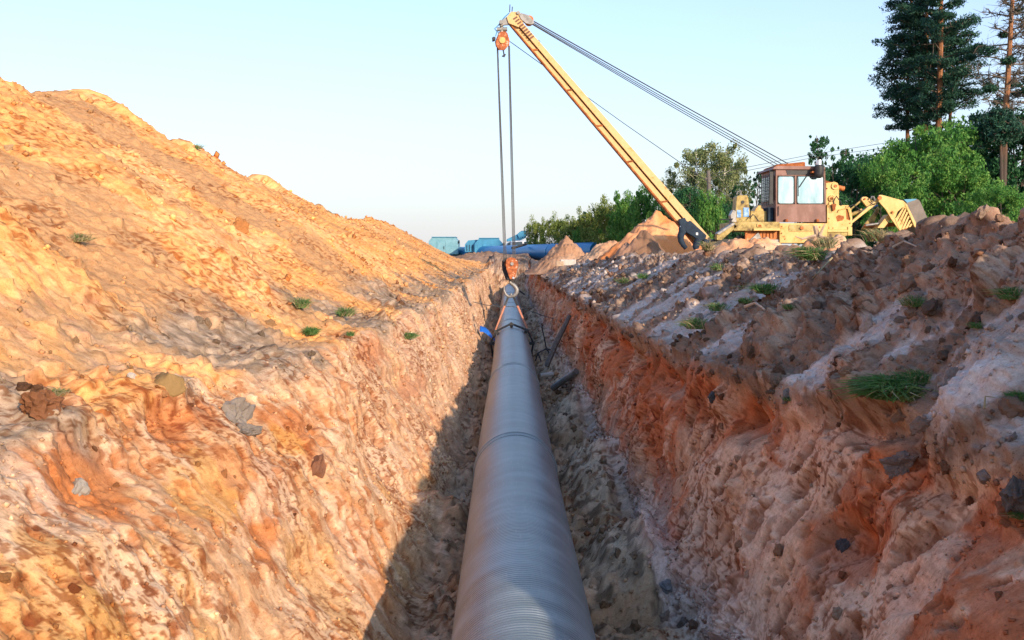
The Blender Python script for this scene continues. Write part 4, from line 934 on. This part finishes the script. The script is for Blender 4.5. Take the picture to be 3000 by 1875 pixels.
def place_rock(p_, nrm, size, color, parent=None, name='clod', me=None, flat_=.75, up_=.15):
    o_ = bpy.data.objects.new(name, me or random.choice(rocks)); C.objects.link(o_)
    o_.location = p_+nrm*size*up_
    o_.rotation_euler = (random.uniform(0, 6), random.uniform(0, 6), random.uniform(0, 6))
    o_.scale = (size*random.uniform(.8, 1.25), size*random.uniform(.8, 1.2), size*random.uniform(.6, .95)*flat_*1.2)
    o_.color = (*[float(np.clip(v*.62, 0, 1)) for v in color], 1)
    if parent: o_.parent = parent
    return o_
# boulders one can point at
for (a, b, rad, colr, label, me) in (
        (680, 1215, 64, (.36, .31, .26), 'big grey crumbly lump in the sunlit trench wall', crag[0]),
        (735, 1262, 38, (.3, .26, .22), 'smaller grey lump hanging below the big grey lump', crag[1]),
        (498, 1118, 52, (.42, .27, .11), 'rounded ochre boulder with a dark face set in the sunlit wall', smooth_rocks[0]),
        (120, 1190, 62, (.30, .13, .06), 'dark rust brown boulder sticking out at the left edge', crag[2]),
        (388, 1095, 14, (.75, .66, .55), 'small white stone left of the ochre boulder', smooth_rocks[1]),
        (240, 1425, 34, (.48, .43, .36), 'pale grey stone below the dark boulder', rocks[4]),
        (935, 1368, 30, (.3, .14, .08), 'reddish brown stone beside a hollow in the sunlit wall', rocks[3]),
        (700, 660, 26, (.55, .24, .08), 'rust orange clod stuck on the heap slope', rocks[5]),
        (28, 432, 14, (.55, .36, .2), 'lone tan clod high at the left of the heap', rocks[6]),
        (2640, 1365, 40, (.33, .26, .22), 'grey brown stone jutting from the shaded wall', crag[3]),
        (2975, 1462, 52, (.2, .17, .15), 'big dark boulder at the right edge of the shaded bank', crag[4]),
        (2885, 1395, 24, (.34, .28, .24), 'angular grey stone left of the big dark boulder', rocks[2]),
        (2080, 850, 27, (.45, .36, .32), 'pale pinkish stone on the brown bank', smooth_rocks[2]),
        (2085, 1168, 18, (.13, .13, .13), 'dark grey lump under the rust coloured lip', rocks[1]),
        (2470, 1605, 20, (.12, .12, .13), 'blackish stone low on the shaded wall', rocks[3]),
        (2300, 1160, 22, (.3, .27, .24), 'grey clod at the head of the slumped gravel', rocks[0]),
        (2875, 618, 26, (.42, .3, .22), 'blunt pointed boulder on the skyline of the right bank', rocks[4]),
        (2560, 1120, 22, (.24, .17, .12), 'brown clod above the large grass tuft', rocks[5]),
        (1950, 1720, 22, (.3, .3, .3), 'grey stone at the foot of the shaded wall', rocks[7]),
        (2965, 1190, 34, (.26, .18, .13), 'brown clod at the right edge above the dark boulder', rocks[1])):
    p_, n_, cc, dd = hit(a, b)
    o_ = place_rock(p_, n_, rad/F*dd*1.15, colr, None, 'boulder', me, .9, -.1); tag(o_, label, 'stone')
# pick-apart clods: parts of the bank or wall they lie on
rng = np.random.default_rng(3)
bigidx = []
inview = (sxp > 0) & (sxp < 3000) & (syp > 600) & (syp < 1875) & ((flatN*flat).sum(1) < 0)
def choose(cond, n): 
    k = np.where(cond & inview)[0]; wt = dz[k]**2*1.0; return rng.choice(k, n, replace=False)
sets = [(choose((flatU > 4.95) & (flatU < 6.05) & (dz < 16), 200), bank_o, (.026, .075)), (choose((flatU > 1.82) & (flatU < 2.05) & (dz < 22), 60), heap_o, (.02, .065)),
        (choose((flatU > 2.05) & (flatU < 2.9) & (dz < 10), 30), wallL, (.015, .045)), (choose((flatU > 4.1) & (flatU < 4.95) & (dz < 10), 60), wallR, (.015, .05)),
        (choose((flatU > 3.55) & (flatU < 4.05) & (dz < 18), 70), floor_o, (.03, .07))]
for ks, par, (s0, s1) in sets:
    for k in ks:
        sz = s0+(s1-s0)*rng.random()**2.2; cc = flatC[k]*rng.uniform(.65, 1.1)
        place_rock(Vector(flat[k]), Vector(flatN[k]), sz, cc, par)
# crumbs too many to count
import bmesh
bm = bmesh.new(); bmesh.ops.create_icosphere(bm, subdivisions=1, radius=1); iv = np.array([v.co[:] for v in bm.verts]); iF = np.array([[v.index for v in f.verts] for f in bm.faces]); bm.free()
iv = np.array([(1, 0, 0), (-1, 0, 0), (0, 1, 0), (0, -1, 0), (0, 0, 1), (0, 0, -1)], dtype=float); iF = np.array([(0, 2, 4), (2, 1, 4), (1, 3, 4), (3, 0, 4), (2, 0, 5), (1, 2, 5), (3, 1, 5), (0, 3, 5)])
def crumbs(cond, n, s0, s1, name, label):
    k = np.where(cond)[0]; wt = 1/dz[k]**0.6; k = rng.choice(k, n, p=wt/wt.sum())
    sz = (s0+(s1-s0)*rng.random(n)**3)*np.clip(dz[k]/12, .6, 2.2)
    ang_ = rng.random((n, 3))*6.28; ca, sa = np.cos(ang_), np.sin(ang_); Rz = np.zeros((n, 3, 3)); Rz[:, 0, 0] = ca[:, 0]; Rz[:, 0, 1] = -sa[:, 0]; Rz[:, 1, 0] = sa[:, 0]; Rz[:, 1, 1] = ca[:, 0]; Rz[:, 2, 2] = 1; Rx = np.zeros((n, 3, 3)); Rx[:, 0, 0] = 1; Rx[:, 1, 1] = ca[:, 1]; Rx[:, 1, 2] = -sa[:, 1]; Rx[:, 2, 1] = sa[:, 1]; Rx[:, 2, 2] = ca[:, 1]
    V = np.einsum('nij,kj->nki', Rz @ Rx, iv)*(1+rng.uniform(-.25, .25, (n, len(iv), 1)))*sz[:, None, None]*rng.uniform(.6, 1.2, (n, 1, 3))+flat[k][:, None]+flatN[k][:, None]*sz[:, None, None]*.3
    cc = np.repeat((flatC[k]*rng.uniform(.6, 1.2, (n, 1)))[:, None], len(iv), 1)
    Fq = iF[None]+np.arange(n)[:, None, None]*len(iv)
    tag(np_mesh(name, V.reshape(-1, 3), Fq.reshape(-1, 3), M['soil'], None, np.clip(cc, 0, 1).reshape(-1, 3), smooth=False), label, 'soil crumbs', None, 'stuff')
crumbs((flatU > 4.9) & (flatU < 6.2) & (dz < 45) & (flatC.mean(1) < .45), 5500, .008, .05, 'soil_crumbs', 'crumbled brown topsoil scattered over the shaded bank')
crumbs((flatU > 1.0) & (flatU < 2.1) & (dz < 60), 4200, .010, .05, 'soil_crumbs', 'crumbs of orange sand scattered down the sunlit heap')
crumbs((flatU > 3.0) & (flatU < 4.2) & (dz < 45), 4500, .008, .05, 'soil_crumbs', 'dark crumbs and pebbles along the trench floor')

crumbs((flatU > 2.02) & (flatU < 2.98) & (dz < 30), 5500, .005, .034, 'soil_crumbs', 'loose grains and flakes stuck to the sunlit wall')
crumbs((flatU > 4.05) & (flatU < 4.95) & (dz < 30), 4500, .005, .034, 'soil_crumbs', 'loose grains and flakes stuck to the shaded wall')
# ---------------------------------------------------------------- grass
def tuft(a, b, rad, nb, label, dry=.2, droop=.5, group=None):
    p_, n_, cc, dd = hit(a, b); R_ = rad/F*dd
    R_ *= 1.25; nb = int(nb*2.3); p_ = p_+n_*R_*.15; t = thing('grass_tuft', label, 'grass', p_, group)
    for mt, frac, nm in ((M['grass'], 1-dry, 'green_blades'), (M['straw'], dry, 'dry_blades')):
        k = int(nb*frac)
        if k == 0: continue
        V = []; Fq = []
        for i in range(k):
            o_ = Vector((random.gauss(0, .3), random.gauss(0, .3), 0))*R_*.8; h = R_*random.uniform(.9, 1.9)
            d = (Vector((random.gauss(0, .65), random.gauss(0, .65), 1))+n_*.3).normalized(); sd__ = d.cross(Vector((random.gauss(0, 1), random.gauss(0, 1), .2))).normalized()*R_*.028
            q = (Vector((random.gauss(0, .6), random.gauss(0, .6), -.9))+Vector((n_.x, n_.y, 0))*.35)*droop
            p1_ = o_+d*h*.5+q*h*.12; p2_ = o_+d*h*.85+q*h*.5
            i0 = len(V); V += [o_-sd__, o_+sd__, p1_+sd__*.8, p1_-sd__*.8, p2_]; Fq += [(i0, i0+1, i0+2, i0+3), (i0+3, i0+2, i0+4)]
        me = bpy.data.meshes.new(nm); me.from_pydata([tuple(v) for v in V], [], Fq); me.materials.append(mt)
        o2 = bpy.data.objects.new(nm, me); C.objects.link(o2); o2.parent = t
for (a, b, r_, n_, lb, dr, dp) in (
        (2625, 1180, 75, 620, 'large lush grass tuft hanging over the edge of the shaded bank', .1, .9),
        (2690, 1140, 45, 200, 'grass tuft just right of the large hanging tuft', .2, .7),
        (2385, 765, 42, 320, 'tall green grass tuft below the yellow counterweight', .3, .8),
        (2420, 735, 34, 130, 'straggly dry grass clump above the tall green tuft', .8, .6),
        (2245, 870, 34, 200, 'bright green tuft beside the pale sand streak', .1, .9),
        (2190, 888, 20, 90, 'little tuft left of the bright green tuft', .2, .8),
        (2100, 912, 28, 110, 'small tuft low on the brown bank', .3, .8),
        (2040, 965, 34, 130, 'thin grass clump at the lip of the shaded wall', .3, .8),
        (2100, 790, 22, 90, 'small tuft near the pale pinkish stone', .3, .8),
        (1830, 830, 20, 70, 'small faded tuft on the far brown bank', .3, .8),
        (1880, 815, 18, 70, 'bright speck of grass on the far brown bank', .1, .8),
        (2310, 905, 18, 70, 'tiny tuft in the middle of the sand streak', .1, .8),
        (2680, 900, 36, 130, 'sparse grass between two pale sand streaks', .4, .8),
        (2860, 970, 20, 80, 'tiny green tuft high on the right bank', .1, .8),
        (2965, 885, 40, 150, 'grass tuft by the right edge of the bank', .3, .8),
        (2985, 1175, 30, 170, 'bright green tuft cut by the right edge of the picture', .0, .8),
        (2990, 1520, 26, 110, 'green tuft under the big dark boulder', .1, .8),
        (2310, 1180, 16, 50, 'tiny tuft on the slumped gravel', .1, .8),
        (2060, 715, 26, 100, 'dry grass beside the jacket', .8, .7),
        (2550, 690, 34, 150, 'dry yellow grass under the counterweight arm', .85, .6),
        (880, 905, 26, 150, 'pale green tuft at the foot of the heap', .35, .5),
        (912, 980, 22, 150, 'bright green tuft on the left trench lip', .0, .5),
        (1012, 930, 26, 140, 'tuft right of the pale green tuft', .35, .6),
        (1028, 982, 14, 60, 'tiny tuft on the left lip', .1, .6),
        (1200, 988, 20, 110, 'green tuft farthest along the left lip', .15, .6),
        (235, 715, 30, 120, 'dark dried tuft in the middle of the heap slope', .8, 1.0),
        (170, 1160, 26, 110, 'greyish tuft beside the dark rust boulder', .6, .8),
        (600, 415, 14, 40, 'sprig of grass near the heap crest', .3, .6)):
    tuft(a, b, r_, n_, lb, dr, dp)

# roots and twigs
def twig(pts, Y_off, r_, label, mt='palewood', cat='twig'):
    P3 = [hit(a, b)[0]+hit(a, b)[1]*Y_off for a, b in pts]
    mb = MB(P3[0]); mb.tube(P3, [r_*(1-.6*k/(len(P3)-1)) for k in range(len(P3))], 6)
    tag(mb.build('twig', M[mt], None, True), label, cat)
twig([(2185, 905), (2215, 897), (2245, 915)], .05, .018, 'pale stick lying below the bright green tuft')
twig([(2700, 1145), (2735, 1160), (2750, 1152)], .04, .008, 'short dark twig beside the large hanging tuft', 'bark')
twig([(2905, 1215), (2912, 1180), (2930, 1175)], .05, .006, 'thin forked twig above the dark boulder', 'straw')
twig([(2620, 735), (2655, 722), (2690, 735)], .05, .012, 'pale root on the ridge under the counterweight')
twig([(2440, 770), (2400, 820), (2385, 830)], .05, .01, 'long dry stalk hanging off the tall green tuft', 'straw')
twig([(2265, 735), (2270, 765), (2262, 790)], .03, .008, 'bent dry stalk below the cab', 'bark')
# broken tree root sticking up by the cab
rt_ = thing('tree_root', 'orange broken root standing up in front of the cab', 'root', at(2395, 700, 25))
MB(rt_.location).tube([at(2402, 708, 25), at(2393, 685, 25), at(2388, 662, 25)], [.1, .07, .06], 7).build('stump', M['palewood'], rt_, True)
for pts in (((2400, 690), (2425, 700), (2470, 705)), ((2390, 690), (2350, 700), (2330, 692)), ((2402, 690), (2410, 670), (2418, 655)), ((2420, 700), (2440, 720), (2470, 728))):
    MB(rt_.location).tube([at(a, b, 24.9) for a, b in pts], [.04, .03, .012], 6).build('root_arm', M['palewood'], rt_, True)

# ---------------------------------------------------------------- odds and ends in the trench
a, n_, _, d1 = hit(1672, 935); b, _, _, d2 = hit(1600, 1078)
mb = MB(a); dv = (b-a); 
pk = MB(a); pk.tube([a+n_*.06+Vector((0, 0, .1)), a.lerp(b, .5)+n_*.1, b+Vector((-.02, 0, .08))], [.05, .07, .06], 6)
tag(pk.build('timber_pole', M['wood'], None), 'dark wet timber pole leaning on the shaded wall', 'pole')
a = hit(1690, 1092)[0]; b = hit(1618, 1145)[0]
pk = MB(a); pk.tube([a+Vector((-.05, 0, .06)), b+Vector((-.02, 0, .05))], .07, 12); tag(pk.build('metal_tube', M['steel'], None, True), 'short grey tube half buried at the foot of the shaded wall', 'tube')
a = hit(1590, 1106)[0]; pk = MB(a); pk.tube([a+Vector((-.08, -.05, .08)), a+Vector((.22, .05, .1))], .05, 10); tag(pk.build('metal_tube', M['concrete'], None, True), 'stubby pale tube end beside the big pipe', 'tube')
a = hit(1600, 1052)[0]; rs_ = thing('pipe_support', 'rusty bent steel support standing beside the pipe', 'support', a)
for pts in (((-.25, 0, 0), (-.18, 0, .22), (.05, 0, .34), (.22, 0, .3)), ((.05, 0, .34), (-.02, .02, .7), (-.08, .02, .95)), ((.05, 0, .34), (.2, -.1, .12), (.26, -.12, .0)), ((-.18, 0, .22), (-.1, -.2, .02))):
    MB(a).tube([a+Vector(p_) for p_ in pts], .02, 6).build('support_bar', M['dark'], rs_, True)
# blue sheet
a = hit(1418, 1010)[0]
V = []; Fq = []; n = 10
for i in range(n+1):
    for j in range(5):
        u = i/n; v = j/4; V.append((a.x-.08+.62*u, a.y+.25+.35*v, a.z+.42-.5*u+.12*math.sin(PI*u)+.18*v*(1-u)+.02*math.sin(9*u+5*v)))
for i in range(n):
    for j in range(4): k = i*5+j; Fq.append((k, k+1, k+6, k+5))
me = bpy.data.meshes.new('plastic_sheet'); me.from_pydata(V, [], Fq); mm = mat('blue_plastic', (.01, .13, .55), .35); me.materials.append(mm)
o_ = bpy.data.objects.new('plastic_sheet', me); C.objects.link(o_); md = o_.modifiers.new('t', 'SOLIDIFY'); md.thickness = .01
me.polygons.foreach_set('use_smooth', [True]*len(me.polygons)); tag(o_, 'crumpled bright blue plastic sheet between pipe and sunlit wall', 'sheet')
# wire across the trench
A_, B_ = hit(1385, 885)[0], hit(1625, 935)[0]; Yw = 33
pts = [at(1385, 884, Yw), at(1420, 893, Yw), at(1460, 899, Yw), at(1502, 898, Yw), at(1540, 906, Yw), at(1580, 921, Yw), at(1622, 934, Yw)]
tag(MB(pts[0]).tube(pts, .013, 6).build('wire', M['rope'], None, True), 'thin steel wire stretched across the trench over the pipe', 'wire')
a = at(1519, 850, 60); tag(MB(a).tube([a, at(1537, 863, 60)], .05, 6).build('timber_pole', M['dark']), 'short black bar resting on the far end of the pipe', 'bar')

# ---------------------------------------------------------------- utility pole and wires
up_ = thing('utility_pole', 'weathered wooden utility pole in front of the birch', 'pole', at(2085, 740, 46.4))
MB(up_.location).tube([at(2085, 735, 46.4), at(2075, 500, 46.4)], [.13, .085], 10).build('pole_shaft', M['wood'], up_, True)
MB(up_.location).box(at(2075, 523, 46.4), (.28, .08, .08)).build('crossarm', M['wood'], up_)
tag(MB(at(2076, 512, 46.4)).tube([at(2076, 512, 46.4), at(2380, 452, 52), at(2600, 418, 56)], .012, 5).build('power_line', M['rope']), 'faint upper power line running right from the pole', 'wire')
tag(MB(at(2076, 522, 46.4)).tube([at(2076, 522, 46.4), at(2380, 462, 52), at(2600, 432, 56)], .012, 5).build('power_line', M['rope']), 'faint lower power line running right from the pole', 'wire')

# ---------------------------------------------------------------- trees
def leaves(cent, rad, n, size, rg, squash=.8, tri=False):
    """leaf faces scattered in clumps; cent (k,3) rad (k,)"""
    k = rg.integers(0, len(cent), n); d = rg.normal(size=(n, 3)); d /= np.linalg.norm(d, axis=1)[:, None]
    r_ = rad[k]*rg.random(n)**.45; p_ = cent[k]+d*r_[:, None]*np.array([1, 1, squash])
    u = rg.normal(size=(n, 3)); u /= np.linalg.norm(u, axis=1)[:, None]; v = np.cross(u, rg.normal(size=(n, 3))); v /= np.linalg.norm(v, axis=1)[:, None]
    sz = size*rg.uniform(.6, 1.3, n)[:, None]
    if tri:
        V = np.stack([p_-v*sz*.28, p_+v*sz*.28, p_+u*sz*1.3], 1); Fq = np.arange(n*3).reshape(n, 3)
    else:
        V = np.stack([p_-u*sz*.8, p_+v*sz*.45, p_+u*sz*.8, p_-v*sz*.45], 1); Fq = np.arange(n*4).reshape(n, 4)
    return V.reshape(-1, 3), Fq
def copy_tree(root, loc, rz, sc_, label):
    r = root.copy(); C.objects.link(r); r.location = loc; r.rotation_euler.z = rz; r.scale = sc_; r['label'] = label
    for ch in list(root.children):
        c_ = ch.copy(); C.objects.link(c_); c_.parent = r
    return r
def broad(name, label, cat, mt, h, w_, nl, size, seed, bark='bark', dense=1.0, low=.1, group=None, airy=False):
    rg = np.random.default_rng(seed); rnd = random.Random(seed)
    t = thing(name, label, cat, (0, 0, 0), group); mb = MB((0, 0, 0))
    stems = 1 if airy else 3; cents = []; rads = []
    for s_ in range(stems):
        lean = Vector((rnd.gauss(0, .12), rnd.gauss(0, .12), 1)); x0 = Vector((rnd.gauss(0, .08*w_), rnd.gauss(0, .08*w_), 0)) if stems > 1 else Vector()
        tp = [x0+lean*h*f+Vector((rnd.gauss(0, .02), rnd.gauss(0, .02), 0))*h*.3*f for f in (0, .25, .5, .75, .96)]
        tp[0].z = 0; mb.tube(tp, [h*.016*(1-f*.85)+.01 for f in (0, .25, .5, .75, 1)], 6)
        nb = int(26/stems)+6
        for i in range(nb):
            f = low+(.95-low)*(i+.5)/nb; a_ = i*2.4+rnd.random(); base_ = tp[min(int(f*4), 3)].lerp(tp[min(int(f*4)+1, 4)], (f*4) % 1)
            prof = math.sin(PI*min(1, (f*.85+.12)))**.7
            ln = w_*.5*prof*rnd.uniform(.65, 1.1); d = Vector((math.cos(a_), math.sin(a_), rnd.uniform(.15, .7) if not airy else rnd.uniform(.5, 1.2))).normalized()
            e = base_+d*ln; mb.tube([base_, base_.lerp(e, .5)+Vector((0, 0, ln*.05)), e], [.012*h*.35, .006*h*.4, .004], 4, False)
            for q in (.55, .85, 1.05):
                cents.append(base_.lerp(e, q)+Vector((rnd.gauss(0, 1), rnd.gauss(0, 1), rnd.gauss(0, .8)))*w_*.05); rads.append(w_*rnd.uniform(.02, .125)*(.7 if airy else 1.15)*dense)
    mb.build('trunk', M[bark], t, True)
    V, Fq = leaves(np.array([c_[:] for c_ in cents]), np.array(rads), nl, size, rg)
    np_mesh('crown', V, Fq, mt, t, smooth=False)
    return t
def put(t, a, ytop, Y, zg=-1.1):
    p_ = at(a, ytop, Y); t.location = (p_.x, Y, zg); return p_.z-zg
# bushes and trees behind the machine
def height(a, ytop, Y): return at(a, ytop, Y).z+1.1
protos = {}
def tree_at(kind, a, ytop, Y, wpx, label, rz=0, group='bushes and trees beyond the machine'):
    h = height(a, ytop, Y); w_ = wpx/F*Y
    p_ = at(a, ytop, Y); loc = (p_.x, Y, -1.1); ph, pw = kinds[kind][0], kinds[kind][1]
    if kind not in protos:
        kw = kinds[kind]; t = broad(kw[2], label, kw[3], M[kw[4]], ph, pw, kw[5], kw[6], kw[7], kw[8], kw[9], kw[10], group, kw[11])
        protos[kind] = t; t.location = loc; t.rotation_euler.z = rz; t.scale = (w_/pw, w_/pw, h/ph); return t
    t = copy_tree(protos[kind], loc, rz, (w_/pw, w_/pw, h/ph), label); t['group'] = group; return t
kinds = {  # h w name cat mat nleaf size seed bark dense low airy
    'maple': (6, 6, 'maple_bush', 'bush', 'leaf', 22000, .105, 11, 'bark', .86, .06, False),
    'dark': (6, 5, 'dark_bush', 'bush', 'leafdark', 20000, .105, 12, 'bark', .95, .05, False),
    'birch': (7, 4, 'birch_tree', 'tree', 'birchleaf', 24000, .085, 13, 'birch_bark', 1.35, .12, False),
    'airy': (6, 2.6, 'young_aspen', 'tree', 'leafdark', 4800, .085, 14, 'bark', .9, .15, True),
    'olive': (4, 4.5, 'olive_bush', 'bush', 'olive', 16000, .11, 15, 'bark', 1.1, .05, False),
    'green': (4, 4.5, 'green_bush', 'bush', 'leaf', 15000, .11, 16, 'bark', 1.1, .05, False)}
tree_at('maple', 2700, 385, 48, 330, 'bright green maple bush right behind the counterweight')
tree_at('maple', 2600, 470, 45, 190, 'lower light green bush left of the big maple bush', 1.3)
tree_at('maple', 2820, 480, 46, 230, 'mid green bush right of the big maple bush', 2.5)
tree_at('maple', 2930, 560, 42, 200, 'low light green bush near the right edge', 4.1)
tree_at('dark', 2480, 470, 47, 190, 'dark green bush directly right of the cab')
tree_at('dark', 2560, 500, 52, 200, 'dark bush in the gap behind the linkage arm', 1)
tree_at('dark', 2890, 345, 53, 260, 'tall dark bush under the bare pine', 2)
tree_at('dark', 3000, 320, 51, 260, 'dark bush at the right edge', 3)
tree_at('dark', 2790, 400, 56, 240, 'shadowy bush behind the pine trunks', 4)
tree_at('dark', 2420, 560, 44, 150, 'low dark bush hidden behind the cab', 5)
tree_at('birch', 2085, 412, 58, 150, 'tallest olive birch behind the utility pole')
tree_at('birch', 2135, 445, 60, 130, 'shorter birch right of the utility pole', 2)
tree_at('birch', 2010, 490, 60, 120, 'lower birch left of the utility pole', 4)
tree_at('dark', 2010, 555, 50, 170, 'deep green bush beside the boom', 1.7)
tree_at('dark', 2110, 600, 46, 150, 'deep green bush left of the winch tower', 2.7)
tree_at('dark', 2180, 600, 50, 130, 'dark bush behind the winch tower', 3.3)
tree_at('green', 2090, 590, 44.6, 100, 'light green bush at the foot of the utility pole', .4)
tree_at('airy', 2205, 488, 52, 80, 'thin airy sapling left of the cab')
tree_at('airy', 2160, 530, 54, 60, 'short airy sapling behind the winch tower', 1)
tree_at('airy', 2440, 378, 54, 110, 'tall airy sapling right of the cab roof', 2)
tree_at('airy', 2505, 420, 56, 100, 'airy sapling between the cab and the pines', 3)
tree_at('airy', 2395, 440, 56, 70, 'slight sapling behind the work lamp', 4)
for i, (a, yt, w_, kd) in enumerate(((1575, 655, 60, 'olive'), (1625, 648, 80, 'olive'), (1680, 652, 90, 'olive'), (1735, 628, 80, 'olive'), (1790, 605, 100, 'olive'), (1845, 588, 100, 'green'), (1900, 575, 110, 'green'), (1950, 590, 110, 'green'), (1715, 655, 90, 'green'), (1820, 640, 110, 'green'))):
    tree_at(kd, a, yt, 88-(a-1570)*.07, w_, ['yellow green bush nearest the crane truck', 'yellow green bush behind the blue pipe', 'rounded olive bush left of the pointed mound', 'tall olive bush above the pointed mound', 'tall sunlit olive bush left of the orange mound', 'green bush crossing the boom from behind', 'tall green bush left of the boom', 'green bush just under the boom', 'low green bush above the pointed mound', 'low green bush left of the orange mound'][i], i*1.3, 'row of bushes along the far edge of the field')
for i, (a, yt) in enumerate(((1700, 612), (1840, 560), (1655, 640))):
    tree_at('airy', a, yt, 92, 45, ['tiny sapling poking above the olive bushes', 'sapling poking above the green bushes', 'little sapling beyond the blue pipe'][i], i, 'saplings along the far edge of the field')

# pines
def pine(a, ytop, Y, label, crown_lo, wl, wr, nl, seed, trunk_r=.2, bare=False, lean=0):
    rg = np.random.default_rng(seed); rnd = random.Random(seed)
    h = height(a, 739, Y)*0+(at(a, ytop, Y).z+1.1); p0 = at(a, 600, Y)
    t = thing('pine_tree', label, 'tree', (p0.x, Y, -1.1), 'pines behind the bushes'); mb = MB()
    fr = [0, .2, .4, .6, .8, 1]; tp = [Vector((lean*f*h+.12*math.sin(f*5+seed), .1*math.cos(f*4+seed), h*f)) for f in fr]; tp[0] = Vector((0, 0, 0))
    mb.tube(tp, [trunk_r*(1-.75*f)+.02 for f in fr], 8); mb.build('trunk', M['pine_bark'], t, True)
    br = MB(); cents = []; rads = []
    z0 = (at(a, crown_lo, Y).z+1.1)/h; nb = 62 if not bare else 60
    for i in range(nb):
        f = z0+(.99-z0)*(i/nb); a_ = i*2.399+rnd.random()*.6; base_ = tp[min(int(f*5), 4)].lerp(tp[min(int(f*5)+1, 5)], (f*5) % 1)
        q = (f-z0)/(1-z0); prof = (.55+.45*math.sin(PI*min(1, q*1.2+.12)))*(1-.55*max(0, q-.5))
        wd = wr if math.cos(a_) > 0 else wl
        ln = wd*prof*rnd.uniform(.55, 1.1); d = Vector((math.cos(a_), math.sin(a_)*.9, rnd.uniform(-.15, .35))).normalized()
        m1 = base_+d*ln*.5+Vector((0, 0, ln*rnd.uniform(-.02, .1))); e = base_+d*ln+Vector((0, 0, ln*rnd.uniform(-.05, .25)))
        br.tube([base_, m1, e], [.05, .03, .01], 5, False)
        nsub = 9 if bare else 3
        for k in range(nsub):
            g_ = rnd.uniform(.3, 1); s0 = base_.lerp(m1, g_*2) if g_ < .5 else m1.lerp(e, g_*2-1)
            e2 = s0+Vector((rnd.gauss(0, 1), rnd.gauss(0, 1), rnd.gauss(.1, .6))).normalized()*ln*rnd.uniform(.15, .38); mid_ = s0.lerp(e2, .5)+Vector((rnd.gauss(0, .05), 0, rnd.gauss(0, .08)))
            br.tube([s0, mid_, e2], [.03, .02, .009], 4, False)
            if bare:
                for _ in range(3):
                    e3 = e2.lerp(s0, rnd.random())+Vector((rnd.gauss(0, .25), rnd.gauss(0, .25), rnd.gauss(0, .2))); br.tube([mid_, e3], [.014, .006], 3, False)
            else: cents.append(e2); rads.append(rnd.uniform(.3, .55))
        if not bare:
            for q_ in (.45, .7, .95): cents.append(base_.lerp(e, q_)+Vector((0, 0, .08))); rads.append(rnd.uniform(.35, .6))
        elif rnd.random() < .3: cents.append(e); rads.append(rnd.uniform(.3, .6))
    br.build('branches', M['bark'], t, True)
    if cents:
        V, Fq = leaves(np.array([c_[:] for c_ in cents]), np.array(rads)*.85, nl, .12, rg, .5, True)
        np_mesh('crown', V, Fq, M['pine'], t, smooth=False)
    return t
pine(2738, -330, 56, 'tallest dark pine with a sunlit orange trunk', 370, 2.6, 1.9, 42000, 31, .22)
pine(2702, -260, 58, 'pine with slim orange trunk in the middle of the group', 380, 2.9, 1.6, 38000, 32, .17)
pine(2655, -60, 60, 'leftmost pine of the dense group', 385, 2.4, 1.6, 26000, 33, .15)
pine(2780, 60, 59, 'shorter pine right of the tallest pine', 330, 1.4, 2.4, 15000, 34, .14)
pine(2942, -220, 50, 'half bare pine with bright orange trunk', 400, 2.0, 1.6, 9000, 35, .2, True)
pine(2996, -160, 54, 'half bare pine cut by the right edge', 380, 1.7, 1.6, 6000, 36, .13, True)
pine(2925, 330, 48, 'low spreading pine under the half bare one', 420, 1.3, 1.0, 9000, 37, .12)

# wood behind it all reads as one mass
rg = np.random.default_rng(77); cents = []; rads = []
for i in range(140):
    a = rg.uniform(2380, 3400); Y = rg.uniform(62, 72); top_ = 500-40*math.sin(a*.01)-(a-2380)*.05; p_ = at(a, rg.uniform(top_, 720), Y); cents.append(p_[:]); rads.append(rg.uniform(.7, 1.3))
V, Fq = leaves(np.array(cents), np.array(rads), 45000, .17, rg)
tag(np_mesh('far_wood', V, Fq, M['leafdark'], smooth=False), 'dense dark wood edge behind the bushes and pines', 'wood', None, 'stuff')
